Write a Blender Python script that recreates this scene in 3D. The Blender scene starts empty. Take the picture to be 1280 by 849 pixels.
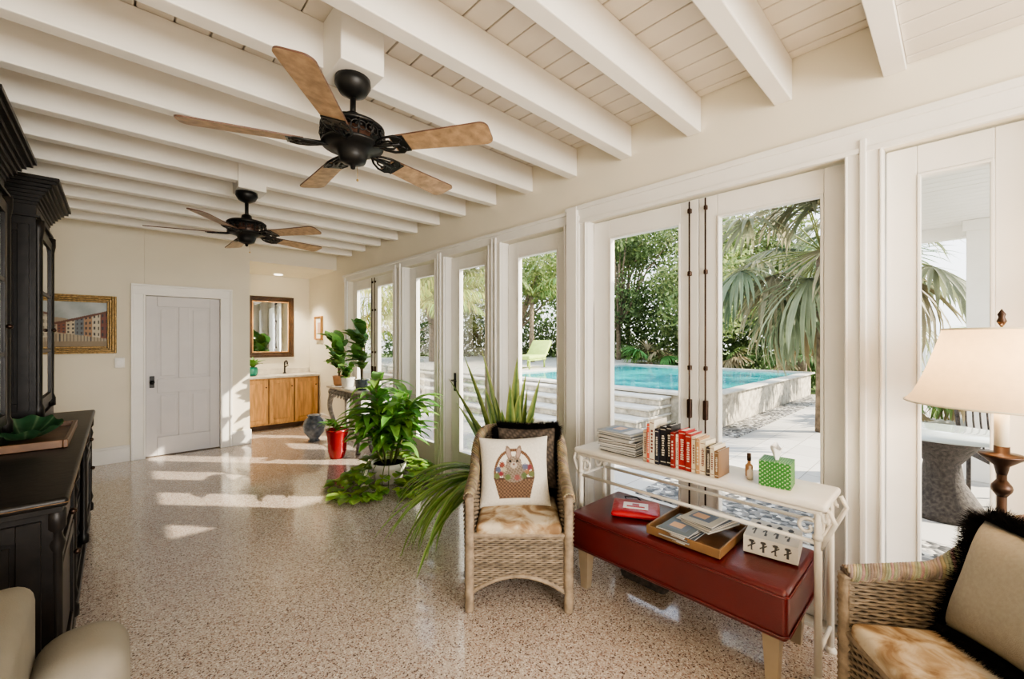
import bpy, bmesh, math, random
import numpy as np
from mathutils import Matrix, Vector
random.seed(7)
rng=np.random.default_rng(5)
pi=math.pi
SC=bpy.context.scene

# ------------------------------------------------------------------ materials
def pm(name,col=(.8,.8,.8),rough=.5,metal=0,var=.06,scale=6,bump=0,bscale=60,attr=False,emit=0,trans=0,coat=0,spec=.5,stretch=None):
    m=bpy.data.materials.new(name); m.use_nodes=True
    nt=m.node_tree; N=nt.nodes; L=nt.links
    b=N['Principled BSDF']
    b.inputs['Roughness'].default_value=rough
    b.inputs['Metallic'].default_value=metal
    b.inputs['Coat Weight'].default_value=coat
    b.inputs['Specular IOR Level'].default_value=spec
    tc=N.new('ShaderNodeTexCoord')
    mp=N.new('ShaderNodeMapping'); L.new(tc.outputs['Object'],mp.inputs['Vector'])
    if stretch: mp.inputs['Scale'].default_value=stretch
    nz=N.new('ShaderNodeTexNoise'); nz.inputs['Scale'].default_value=scale; nz.inputs['Detail'].default_value=4
    L.new(mp.outputs[0],nz.inputs['Vector'])
    mr=N.new('ShaderNodeMapRange'); mr.inputs[1].default_value=.3; mr.inputs[2].default_value=.7
    mr.inputs[3].default_value=1-var*1.5; mr.inputs[4].default_value=1+var
    L.new(nz.outputs[0],mr.inputs[0])
    mx=N.new('ShaderNodeMix'); mx.data_type='RGBA'; mx.blend_type='MULTIPLY'; mx.inputs[0].default_value=1
    if attr:
        a=N.new('ShaderNodeAttribute'); a.attribute_name='Col'
        L.new(a.outputs['Color'],mx.inputs[6])
    else: mx.inputs[6].default_value=(*col,1)
    L.new(mr.outputs[0],mx.inputs[7])
    L.new(mx.outputs[2],b.inputs['Base Color'])
    if emit:
        L.new(mx.outputs[2],b.inputs['Emission Color']); b.inputs['Emission Strength'].default_value=emit
    if bump:
        n2=N.new('ShaderNodeTexNoise'); n2.inputs['Scale'].default_value=bscale; n2.inputs['Detail'].default_value=3
        L.new(mp.outputs[0],n2.inputs['Vector'])
        bp=N.new('ShaderNodeBump'); bp.inputs['Strength'].default_value=bump; bp.inputs['Distance'].default_value=.01
        L.new(n2.outputs[0],bp.inputs['Height']); L.new(bp.outputs[0],b.inputs['Normal'])
    if trans:
        out=N['Material Output']; t=N.new('ShaderNodeBsdfTranslucent'); L.new(mx.outputs[2],t.inputs['Color'])
        ms=N.new('ShaderNodeMixShader'); ms.inputs[0].default_value=trans
        L.new(b.outputs[0],ms.inputs[1]); L.new(t.outputs[0],ms.inputs[2]); L.new(ms.outputs[0],out.inputs['Surface'])
    return m

WALL=pm('wall_paint',(.82,.765,.64),.75,var=.02,scale=2,bump=.05,bscale=120)
TRIM=pm('trim_white',(.84,.82,.78),.35,var=.02)
BEAM=pm('beam_white',(.87,.835,.775),.5,var=.03,scale=3,bump=.08,bscale=20)
CEIL=pm('ceiling_planks',(.72,.665,.585),.6,var=.04,scale=3)
DOORM=pm('door_paint',(.62,.60,.60),.4,var=.02)
BLACKW=pm('distressed_black',(.011,.009,.008),.38,var=.3,scale=14,bump=.1,bscale=30,spec=.3)
WEAR=pm('worn_wood_edge',(.20,.11,.05),.5,var=.3,scale=20)
IRON=pm('black_iron',(.016,.016,.016),.38,metal=.5,var=.1)
BRONZE=pm('bronze',(.06,.035,.025),.35,metal=.8,var=.15)
BRASS=pm('brass',(.6,.42,.16),.3,metal=1,var=.1)
BLADE=pm('fan_blade_wood',(.42,.28,.165),.4,var=.25,scale=9,stretch=(3,3,1))
BLADE_D=pm('fan_blade_edge',(.12,.06,.04),.4,var=.2)
WICK=pm('wicker',attr=True,rough=.6,var=.25,scale=25,bump=.2,bscale=200)
RED=pm('red_leather',(.10,.009,.009),.30,var=.12,scale=5,bump=.12,bscale=150,coat=.1)
LEGW=pm('leg_wood',(.33,.26,.18),.45,var=.15)
WHIRON=pm('white_iron',(.78,.74,.66),.35,var=.05)
GLASSG=pm('green_glass',(.05,.35,.25),.1,var=.1)
PAPER=pm('paper',attr=True,rough=.5,var=.03)
ATTR=pm('painted_colour',attr=True,rough=.55,var=.05,scale=20)
FAB=pm('printed_fabric',attr=True,rough=.9,var=.06,scale=90,bump=.2,bscale=400)
FUR=pm('black_fringe',(.008,.007,.007),.9,var=.3,spec=.1)
BEIGE=pm('beige_upholstery',(.24,.215,.17),.65,var=.06,scale=10,bump=.1,bscale=250)
LEAF=pm('leaf',attr=True,rough=.4,var=.15,scale=20,trans=.35)
TREEM=pm('tree_foliage',attr=True,rough=.6,var=.2,scale=2,trans=.4)
SOIL=pm('soil',(.06,.035,.02),.9,var=.3,bump=.5)
WPOT=pm('white_ceramic',(.82,.80,.76),.2,var=.03)
RPOT=pm('red_glaze',(.30,.012,.015),.15,var=.1)
BPOT=pm('blue_grey_glaze',(.13,.15,.18),.15,var=.25,scale=20)
TERRA=pm('terracotta',(.52,.26,.12),.7,var=.15)
OAK=pm('honey_wood',(.66,.36,.13),.4,var=.22,scale=5,stretch=(6,6,.7))
MARB=pm('marble',(.74,.68,.58),.2,var=.15,scale=7)
GREYC=pm('carved_grey',(.36,.33,.29),.6,var=.3,scale=25,bump=.3)
MIRR=pm('mirror_glass',(.85,.86,.84),.03,metal=1,var=.01)
DKWOOD=pm('dark_wood',(.09,.045,.02),.35,var=.3,scale=10)
GOLD=pm('antique_gold',(.26,.17,.07),.4,metal=.7,var=.35,scale=50,bump=.5,bscale=60)
TRAYW=pm('tray_wood',(.17,.085,.04),.35,var=.25,scale=10)
PATIO_S=pm('stone_wall',(.44,.40,.33),.85,var=.35,scale=8,bump=.8,bscale=25)
STONEL=pm('coping_stone',(.54,.51,.45),.7,var=.12,scale=5)
TRUNK=pm('palm_trunk',(.20,.15,.10),.9,var=.35,scale=12,bump=.6,bscale=20)
GRASS=pm('grass_ground',(.16,.22,.06),.95,var=.4,scale=3)
CHAISE=pm('lime_cushion',(.42,.55,.12),.8,var=.08)
ROOFM=pm('roof_metal',(.6,.6,.6),.5)
SHADE=pm('lamp_shade_linen',(.80,.64,.44),.9,var=.03,scale=40,trans=.45,emit=.2)
CANDLE=pm('candle_sleeve',(.80,.72,.56),.5)
SOCK=pm('dark_basket',(.06,.05,.045),.8,var=.4,scale=40,bump=.5)

def glass_mat():
    m=bpy.data.materials.new('window_glass'); m.use_nodes=True; nt=m.node_tree; N=nt.nodes; L=nt.links
    N.remove(N['Principled BSDF']); out=N['Material Output']
    t=N.new('ShaderNodeBsdfTransparent'); t.inputs[0].default_value=(.98,.99,.985,1)
    g=N.new('ShaderNodeBsdfGlossy'); g.inputs['Roughness'].default_value=.01
    f=N.new('ShaderNodeLayerWeight'); f.inputs[0].default_value=.25
    mu=N.new('ShaderNodeMath'); mu.operation='MULTIPLY'; mu.inputs[1].default_value=.45; L.new(f.outputs['Fresnel'],mu.inputs[0])
    mx=N.new('ShaderNodeMixShader'); L.new(mu.outputs[0],mx.inputs[0]); L.new(t.outputs[0],mx.inputs[1]); L.new(g.outputs[0],mx.inputs[2])
    L.new(mx.outputs[0],out.inputs['Surface']); return m
GLASS=glass_mat()

def ramp(N,stops,interp='CONSTANT'):
    r=N.new('ShaderNodeValToRGB'); r.color_ramp.interpolation=interp
    e=r.color_ramp.elements
    while len(e)>1: e.remove(e[-1])
    e[0].position=stops[0][0]; e[0].color=(*stops[0][1],1)
    for p,c in stops[1:]:
        k=e.new(p); k.color=(*c,1)
    return r
def terrazzo():
    m=bpy.data.materials.new('terrazzo'); m.use_nodes=True; nt=m.node_tree; N=nt.nodes; L=nt.links; b=N['Principled BSDF']
    tc=N.new('ShaderNodeTexCoord')
    v1=N.new('ShaderNodeTexVoronoi'); v1.inputs['Scale'].default_value=90; L.new(tc.outputs['Object'],v1.inputs[0])
    v2=N.new('ShaderNodeTexVoronoi'); v2.inputs['Scale'].default_value=180; L.new(tc.outputs['Object'],v2.inputs[0])
    s1=N.new('ShaderNodeSeparateColor'); L.new(v1.outputs['Color'],s1.inputs[0])
    s2=N.new('ShaderNodeSeparateColor'); L.new(v2.outputs['Color'],s2.inputs[0])
    r1=ramp(N,[(0,(.12,.08,.065)),(.11,(.34,.235,.19)),(.27,(.53,.435,.36)),(.5,(.59,.50,.425)),(.74,(.41,.28,.225)),(.86,(.76,.70,.62))])
    r2=ramp(N,[(0,(.20,.14,.12)),(.17,(.51,.42,.35)),(.6,(.58,.50,.425)),(.87,(.73,.67,.59))])
    L.new(s1.outputs[0],r1.inputs[0]); L.new(s2.outputs[0],r2.inputs[0])
    mx=N.new('ShaderNodeMix'); mx.data_type='RGBA'
    L.new(r2.outputs[0],mx.inputs[6]); L.new(r1.outputs[0],mx.inputs[7])
    cmp=N.new('ShaderNodeMath'); cmp.operation='LESS_THAN'; cmp.inputs[1].default_value=.42; L.new(v1.outputs['Distance'],cmp.inputs[0])
    L.new(cmp.outputs[0],mx.inputs[0])
    L.new(mx.outputs[2],b.inputs['Base Color'])
    b.inputs['Roughness'].default_value=.17; b.inputs['Coat Weight'].default_value=.45; b.inputs['Coat Roughness'].default_value=.07
    nz=N.new('ShaderNodeTexNoise'); nz.inputs['Scale'].default_value=2.5; L.new(tc.outputs['Object'],nz.inputs[0])
    bp=N.new('ShaderNodeBump'); bp.inputs['Strength'].default_value=.12; bp.inputs['Distance'].default_value=.02; L.new(nz.outputs[0],bp.inputs['Height']); L.new(bp.outputs[0],b.inputs['Normal'])
    return m
def vor_mat(name,scale,stops,rough,bump,bd=.02):
    m=bpy.data.materials.new(name); m.use_nodes=True; nt=m.node_tree; N=nt.nodes; L=nt.links; b=N['Principled BSDF']
    tc=N.new('ShaderNodeTexCoord')
    v=N.new('ShaderNodeTexVoronoi'); v.inputs['Scale'].default_value=scale; L.new(tc.outputs['Object'],v.inputs[0])
    s=N.new('ShaderNodeSeparateColor'); L.new(v.outputs['Color'],s.inputs[0])
    r=ramp(N,stops); L.new(s.outputs[0],r.inputs[0]); L.new(r.outputs[0],b.inputs['Base Color']); b.inputs['Roughness'].default_value=rough
    if bump:
        bp=N.new('ShaderNodeBump'); bp.invert=True; bp.inputs['Strength'].default_value=bump; bp.inputs['Distance'].default_value=bd
        L.new(v.outputs['Distance'],bp.inputs['Height']); L.new(bp.outputs[0],b.inputs['Normal'])
    return m
FLOOR=terrazzo()
PEB=vor_mat('pebbles',22,[(0,(.05,.05,.05)),(.35,(.18,.17,.16)),(.65,(.38,.36,.33)),(.88,(.6,.58,.54))],.6,1)
def cowhide():
    m=bpy.data.materials.new('cowhide'); m.use_nodes=True; nt=m.node_tree; N=nt.nodes; L=nt.links; b=N['Principled BSDF']
    tc=N.new('ShaderNodeTexCoord'); nz=N.new('ShaderNodeTexNoise'); nz.inputs['Scale'].default_value=7; nz.inputs['Detail'].default_value=6; nz.inputs['Distortion'].default_value=1.2
    L.new(tc.outputs['Object'],nz.inputs[0])
    r=ramp(N,[(0,(.12,.06,.03)),(.40,(.26,.155,.075)),(.50,(.46,.34,.21)),(.58,(.62,.53,.39)),(1,(.72,.64,.51))],'LINEAR')
    L.new(nz.outputs[0],r.inputs[0]); L.new(r.outputs[0],b.inputs['Base Color']); b.inputs['Roughness'].default_value=.75; return m
COW=cowhide()
def paving():
    m=bpy.data.materials.new('paving'); m.use_nodes=True; nt=m.node_tree; N=nt.nodes; L=nt.links; b=N['Principled BSDF']
    tc=N.new('ShaderNodeTexCoord'); br=N.new('ShaderNodeTexBrick'); br.inputs['Scale'].default_value=1
    br.inputs['Brick Width'].default_value=.6; br.inputs['Row Height'].default_value=.4; br.inputs['Mortar Size'].default_value=.006
    br.inputs['Color1'].default_value=(.50,.48,.45,1); br.inputs['Color2'].default_value=(.41,.39,.36,1); br.inputs['Mortar'].default_value=(.25,.23,.21,1)
    L.new(tc.outputs['Object'],br.inputs[0]); L.new(br.outputs[0],b.inputs['Base Color']); b.inputs['Roughness'].default_value=.7; return m
PAVE=paving()
def water():
    m=bpy.data.materials.new('pool_water'); m.use_nodes=True; nt=m.node_tree; N=nt.nodes; L=nt.links; b=N['Principled BSDF']
    tc=N.new('ShaderNodeTexCoord'); nz=N.new('ShaderNodeTexNoise'); nz.inputs['Scale'].default_value=2.2; nz.inputs['Detail'].default_value=4
    L.new(tc.outputs['Object'],nz.inputs[0]); r=ramp(N,[(.3,(.008,.22,.25)),(.7,(.04,.46,.48))],'LINEAR'); L.new(nz.outputs[0],r.inputs[0]); L.new(r.outputs[0],b.inputs['Base Color'])
    b.inputs['Roughness'].default_value=.08; b.inputs['Specular IOR Level'].default_value=.15
    bp=N.new('ShaderNodeBump'); bp.inputs['Strength'].default_value=.3; bp.inputs['Distance'].default_value=.03; L.new(nz.outputs[0],bp.inputs['Height']); L.new(bp.outputs[0],b.inputs['Normal']); return m
WATER=water()

# ------------------------------------------------------------------ mesh builder
JIT=[0]
class MB:
    def __init__(s): s.v=[];s.f=[];s.m=[];s.sm=[];s.c=[];s.mats=[];s.M=Matrix.Identity(4)
    def add(s,vs,fs,mat,smooth=False,col=(1,1,1)):
        o=len(s.v)
        if mat not in s.mats: s.mats.append(mat)
        mi=s.mats.index(mat); M=s.M
        s.v.extend([tuple(M@Vector(p)) for p in vs])
        if isinstance(col,list): s.c.extend(col)
        else: s.c.extend([col]*len(vs))
        for f in fs:
            s.f.append(tuple(o+i for i in f)); s.m.append(mi); s.sm.append(smooth)
    def box(s,x0,x1,y0,y1,z0,z1,mat,col=(1,1,1)):
        if min(x1-x0,y1-y0,z1-z0)>.006:
            JIT[0]+=1; e=.00012*(JIT[0]%11)
            x0+=e;x1-=e;y0+=e;y1-=e;z0+=e;z1-=e
        vs=[(x,y,z) for z in(z0,z1) for y in(y0,y1) for x in(x0,x1)]
        s.add(vs,[(0,2,3,1),(4,5,7,6),(0,1,5,4),(2,6,7,3),(0,4,6,2),(1,3,7,5)],mat,False,col)
    def rbox(s,x0,x1,y0,y1,z0,z1,r,mat,seg=3,col=(1,1,1),smooth=True,puff=0):
        bm=bmesh.new(); bmesh.ops.create_cube(bm,size=1)
        for v in bm.verts: v.co=Vector(((x0+x1)/2+v.co.x*(x1-x0),(y0+y1)/2+v.co.y*(y1-y0),(z0+z1)/2+v.co.z*(z1-z0)))
        bmesh.ops.bevel(bm,geom=bm.edges[:],offset=r,segments=seg,profile=.5,affect='EDGES')
        if puff:
            bmesh.ops.subdivide_edges(bm,edges=[e for e in bm.edges if e.calc_length()>max(.08,2*r)],cuts=6,use_grid_fill=True)
            for v in bm.verts:
                u=(v.co.x-x0)/(x1-x0)*2-1; w=(v.co.y-y0)/(y1-y0)*2-1
                if v.co.z>(z0+z1)/2: v.co.z+=puff*max(0,1-u*u)*max(0,1-w*w)
        bm.verts.index_update()
        s.add([tuple(v.co) for v in bm.verts],[tuple(v.index for v in f.verts) for f in bm.faces],mat,smooth,col); bm.free()
    def tube(s,pts,rad,mat,n=8,col=(1,1,1),cap=True,smooth=True):
        pts=[Vector(p) for p in pts]; k=len(pts)
        if not isinstance(rad,(list,tuple)): rad=[rad]*k
        vs=[];fs=[]
        t=(pts[1]-pts[0]).normalized()
        up=Vector((0,0,1)) if abs(t.z)<.9 else Vector((1,0,0))
        a=t.cross(up).normalized()
        for i in range(k):
            if i==0: t=pts[1]-pts[0]
            elif i==k-1: t=pts[-1]-pts[-2]
            else: t=pts[i+1]-pts[i-1]
            t=t.normalized()
            a=(a-t*a.dot(t)).normalized(); b=t.cross(a)
            for j in range(n):
                q=2*pi*j/n; vs.append(tuple(pts[i]+(a*math.cos(q)+b*math.sin(q))*rad[i]))
        for i in range(k-1):
            for j in range(n):
                j2=(j+1)%n; fs.append((i*n+j,i*n+j2,(i+1)*n+j2,(i+1)*n+j))
        if cap: fs.append(tuple(range(n-1,-1,-1))); fs.append(tuple((k-1)*n+j for j in range(n)))
        s.add(vs,fs,mat,smooth,col)
    def lathe(s,prof,c,mat,n=24,col=(1,1,1),smooth=True):
        vs=[];fs=[];k=len(prof)
        for r,z in prof:
            for j in range(n):
                q=2*pi*j/n; vs.append((c[0]+r*math.cos(q),c[1]+r*math.sin(q),c[2]+z))
        for i in range(k-1):
            for j in range(n):
                j2=(j+1)%n; fs.append((i*n+j,i*n+j2,(i+1)*n+j2,(i+1)*n+j))
        if prof[0][0]>1e-4: fs.append(tuple(range(n-1,-1,-1)))
        if prof[-1][0]>1e-4: fs.append(tuple((k-1)*n+j for j in range(n)))
        s.add(vs,fs,mat,smooth,col)
    def grid(s,fn,nu,nv,mat,colfn=None,col=(1,1,1),smooth=True,closeu=False):
        vs=[];fs=[];cs=[]
        for j in range(nv+1):
            for i in range(nu+1):
                u=i/nu;v=j/nv; vs.append(fn(u,v)); cs.append(colfn(u,v) if colfn else col)
        w=nu+1
        for j in range(nv):
            for i in range(nu): fs.append((j*w+i,j*w+i+1,(j+1)*w+i+1,(j+1)*w+i))
        s.add(vs,fs,mat,smooth,cs)
    def ball(s,c,r,mat,n=16,sz=1,col=(1,1,1)):
        s.lathe([(r*math.sin(pi*i/10),-r*sz*math.cos(pi*i/10)) for i in range(11)],c,mat,n,col)
    def ribbon(s,base,az,L,e0,e1,w,mat,col,seg=8,fold=.15,prof=None,tip=True,edge=None):
        p=Vector(base); vs=[];cs=[];fs=[]
        side=Vector((-math.sin(az),math.cos(az),0))
        for i in range(seg+1):
            t=i/seg; e=e0+(e1-e0)*t
            d=Vector((math.cos(az)*math.cos(e),math.sin(az)*math.cos(e),math.sin(e)))
            if i: p=p+d*(L/seg)
            if p.z<.012 and base[2]>=0 : p.z=.012
            ww=w*(prof(t) if prof else max(.03,math.sin(pi*min(1,(t*.93+.07)))**.7))
            nrm=d.cross(side)
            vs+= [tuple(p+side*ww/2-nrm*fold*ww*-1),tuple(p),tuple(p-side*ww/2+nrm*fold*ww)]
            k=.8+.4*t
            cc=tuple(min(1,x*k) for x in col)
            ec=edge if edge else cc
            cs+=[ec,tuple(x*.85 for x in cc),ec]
        for i in range(seg):
            a=i*3; fs+=[(a,a+1,a+4,a+3),(a+1,a+2,a+5,a+4)]
        s.add(vs,fs,mat,True,cs); return p
    def build(s,name,bevel=0,loc=None,rotz=None,seg=2):
        me=bpy.data.meshes.new(name); me.from_pydata(s.v,[],s.f)
        for m in s.mats: me.materials.append(m)
        me.polygons.foreach_set('material_index',s.m); me.polygons.foreach_set('use_smooth',s.sm)
        ca=me.color_attributes.new('Col','FLOAT_COLOR','POINT')
        arr=np.ones((len(s.v),4),dtype=np.float32); arr[:,:3]=np.array(s.c,dtype=np.float32); ca.data.foreach_set('color',arr.ravel())
        me.update()
        o=bpy.data.objects.new(name,me); SC.collection.objects.link(o)
        if loc: o.location=loc
        if rotz is not None: o.rotation_euler=(0,0,rotz)
        if bevel:
            b=o.modifiers.new('bevel','BEVEL'); b.width=bevel; b.segments=seg; b.limit_method='ANGLE'; b.angle_limit=.9
        return o

W=2.6; H=1.48; YF=6.92; XL=-.9; YB=-3.2; ZC=2.96; YA=8.25; XA=1.38
TH=math.atan2(494,525); sT,cT=math.sin(TH),math.cos(TH)
F=Vector((sT,cT,0)); R=Vector((cT,-sT,0))

# ------------------------------------------------------------------ room shell
m=MB(); m.box(XL-.15,W+.18,YB-.15,YA+.15,-.12,0,FLOOR); fl=m.build('floor'); 
for v in fl.data.vertices:
    if v.co.z>-.05: v.co.z=0
m=MB()
x=XL
while x<W:
    x1=min(x+.137,W); m.box(x+.003,x1-.003,.2,YF,ZC,ZC+.02,CEIL); m.box(x+.004,x1-.004,YB,.16,2.72,2.75,CEIL); x+=.137
m.box(XL,W,YB,YF,ZC+.02,ZC+.1,CEIL); m.box(XL,W,YB,.2,2.75,2.77,CEIL)
m.box(XL,W,.16,.24,2.70,ZC,BEAM)
m.build('ceiling',bevel=.003,seg=1)
m=MB(); m.box(XA-.1,W,YF+.121,YA,2.60,2.68,WALL); m.build('ceiling_alcove')
for k in range(13):
    y=.60+.475*k
    m=MB(); m.box(XL,W,y,y+.085,2.745,ZC,BEAM); m.build('ceiling_beam' ,bevel=.006)
m=MB(); m.box(XL-.15,XL,YB,YF+.12,0,ZC+.1,WALL); m.build('wall_left')
m=MB(); m.box(XL-.15,W+.18,YB-.15,YB,0,.8,WALL); m.box(XL-.15,W+.18,YB-.15,YB,2.4,ZC+.1,WALL)
m.box(XL-.15,-.5,YB-.15,YB,.8,2.4,WALL); m.box(2.2,W+.18,YB-.15,YB,.8,2.4,WALL); m.build('wall_back')
m=MB()
DX0,DX1=.25,1.04
m.box(XL,DX0,YF,YF+.12,0,ZC+.1,WALL); m.box(DX1,XA,YF,YF+.12,0,ZC+.1,WALL); m.box(DX0,DX1,YF,YF+.12,2.04,ZC+.1,WALL); m.box(XA,W,YF,YF+.12,2.60,ZC+.1,WALL)
m.box(DX0,DX1,YF+.10,YF+.12,0,2.04,WALL)
m.build('wall_far')
m=MB(); m.box(XA-.12,XA,YF+.12,YA,0,2.6,WALL); m.box(XA-.12,W+.18,YA,YA+.12,0,2.7,WALL); m.build('wall_alcove')

units=[(-.32,.24),(.38,1.93),(2.14,2.90),(3.08,3.82),(4.0,4.72),(4.97,6.45)]
ZO=2.38
m=MB(); X0,X1=W,W+.18
m.box(X0,X1,YB,YA,ZO,ZC+.1,WALL)
ys=[YB]+[q for u in units for q in u]+[YA]
for i in range(0,len(ys),2): m.box(X0,X1,ys[i],ys[i+1],0,ZO,WALL if i in(0,len(ys)-2) else TRIM)
m.build('wall_right')
m=MB()
m.box(W-.022,W-.001,-.5,2.02,ZO,2.48,TRIM); m.box(W-.04,W-.001,-.52,2.12,2.47,2.505,TRIM)
m.box(W-.03,W-.001,-.5,2.1,ZO-.015,ZO+.012,TRIM)
m.box(W-.016,W-.001,2.1,6.6,ZO,2.46,TRIM); m.box(W-.03,W-.001,2.1,6.62,2.45,2.48,TRIM)
for a,b in units:
    for y,s_ in((a,-1),(b,1)):
        w=.075
        yy0,yy1=sorted((y,y+s_*w)); m.box(W-.018,W-.001,yy0,yy1,0,ZO,TRIM)
        q0,q1=sorted((y+s_*w,y+s_*(w-.018))); m.box(W-.034,W-.001,q0,q1,0,ZO+.05,TRIM)
        q0,q1=sorted((y,y+s_*.012)); m.box(W-.026,W-.001,q0,q1,0,ZO,TRIM)
m.box(W-.045,W-.001,2.0,2.1,0,2.5,TRIM)
m.build('trim_casing_right',bevel=.004)
def fdoor(y0,y1,ga,gb,name,hinge=None,rods=(),handle=None):
    m=MB(); a,b=W+.075,W+.12
    zt=ZO-.01
    m.box(a,b,y0,ga,.02,zt,TRIM); m.box(a,b,gb,y1,.02,zt,TRIM); m.box(a,b,ga,gb,2.24,zt,TRIM); m.box(a,b,ga,gb,.02,.27,TRIM)
    t=.014
    for (p,q,r,s_) in((ga,ga+t,.27,2.24),(gb-t,gb,.27,2.24),(ga,gb,.27,.27+t),(ga,gb,2.24-t,2.24)): m.box(a-.008,b,p,q,r,s_,TRIM)
    gx=a+.02; m.add([(gx,ga,.27),(gx,gb,.27),(gx,gb,2.24),(gx,ga,2.24)],[(0,1,2,3)],GLASS)
    for yr in rods:
        m.tube([(a-.018,yr,.05),(a-.018,yr,ZO-.02)],.0055,BRONZE)
        for z in(.12,.6,1.3,1.9,2.3): m.box(a-.024,a,yr-.011,yr+.011,z-.015,z+.015,BRONZE)
        m.box(a-.028,a,yr-.013,yr+.013,.98,1.10,BRONZE)
    if handle:
        m.box(a-.01,a,handle-.02,handle+.02,.92,1.12,IRON); m.tube([(a-.01,handle,1.04),(a-.05,handle,1.04),(a-.055,handle-.09,1.04)],.009,IRON)
    m.build(name,bevel=.003,seg=1)
fdoor(-.315,.235,-.105,.13,'door_1')
fdoor(.39,1.122,.48,1.01,'door_2',rods=(1.075,))
fdoor(1.126,1.92,1.24,1.78,'door_3',rods=(1.175,))
fdoor(2.145,2.895,2.285,2.765,'door_4')
fdoor(3.085,3.815,3.22,3.67,'door_5',handle=3.74)
fdoor(4.005,4.715,4.14,4.56,'door_6')
fdoor(4.975,5.70,5.10,5.60,'door_7',rods=(5.66,))
fdoor(5.705,6.445,5.80,6.30,'door_8',rods=(5.75,))
m=MB(); m.box(W+.0,W+.2,-.32,6.45,-.02,.018,STONEL); m.build('trim_threshold')
def bb(name,x0,x1,y0,y1):
    m=MB(); m.box(x0,x1,y0,y1,0,.17,TRIM)
    dx=.006
    if x1-x0>y1-y0: m.box(x0,x1,y0+dx,y1,.17,.2,TRIM)
    else: m.box(x0 if x0<0 else x0+dx,x1-dx if x0<0 else x1,y0,y1,.17,.2,TRIM)
    m.build(name,bevel=.003)
bb('baseboard_far',XL+.02,.12,YF-.02,YF); 
m=MB(); m.box(1.17,XA,YF-.02,YF,0,.2,TRIM); m.box(XA,XA+.02,YF-.02,7.66,0,.2,TRIM); m.build('baseboard_alcove',bevel=.003)
bb('baseboard_left',XL,XL+.012,YB,YF)
m=MB(); m.box(W-.02,W,6.6,7.66,0,.2,TRIM); m.box(W-.02,W,YB,-.5,0,.2,TRIM); m.build('baseboard_right',bevel=.003)
m=MB()
for a,b in((DX0-.125,DX0),(DX1,DX1+.125)):
    m.box(a,b,YF-.02,YF,0,2.165,TRIM)
m.box(DX0-.125,DX1+.125,YF-.0225,YF,2.04,2.165,TRIM)
m.box(DX0-.127,DX0-.10,YF-.036,YF,0,2.165,TRIM); m.box(DX1+.10,DX1+.127,YF-.036,YF,0,2.165,TRIM); m.box(DX0-.125,DX1+.125,YF-.038,YF,2.14,2.168,TRIM)
m.box(DX0-.012,DX0+.01,YF-.028,YF+.1,0,2.04,TRIM); m.box(DX1-.01,DX1+.012,YF-.028,YF+.1,0,2.04,TRIM); m.box(DX0,DX1,YF-.030,YF+.1,2.03,2.045,TRIM)
m.build('trim_door_casing',bevel=.004)
m=MB(); a,b=DX0+.012,DX1-.012; y0=YF+.03; y1=YF+.07
m.box(a,b,y0+.015,y1,.01,2.028,DOORM)
st=.11; mid=(a+b)/2
for p,q in((a,a+st),(b-st,b)): m.box(p,q,y0,y1,.01,2.028,DOORM)
for p,q in((.01,.24),(.80,.98),(1.90,2.028)): m.box(a+st,b-st,y0+.0002,y1,p,q,DOORM)
for p,q in((.24,.80),(.98,1.90)): m.box(mid-.055,mid+.055,y0+.0004,y1,p,q,DOORM)
for p,q in((a+st,mid-.055),(mid+.055,b-st)):
    for r,s_ in((.24,.80),(.98,1.90)): m.box(p+.035,q-.035,y0+.006,y1,r+.035,s_-.035,DOORM)
m.ball((a+.06,y0-.04,.94),.027,IRON); m.tube([(a+.06,y0,.94),(a+.06,y0-.03,.94)],.012,IRON); m.box(a+.035,a+.085,y0-.007,y0,.87,1.02,IRON)
m.build('door_9',bevel=.004)
m=MB(); m.rbox(-.02,.07,YF-.012,YF-.001,1.14,1.26,.002,TRIM); m.box(.0,.05,YF-.018,YF-.01,1.18,1.22,TRIM)
m.build('light_switch')

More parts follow.
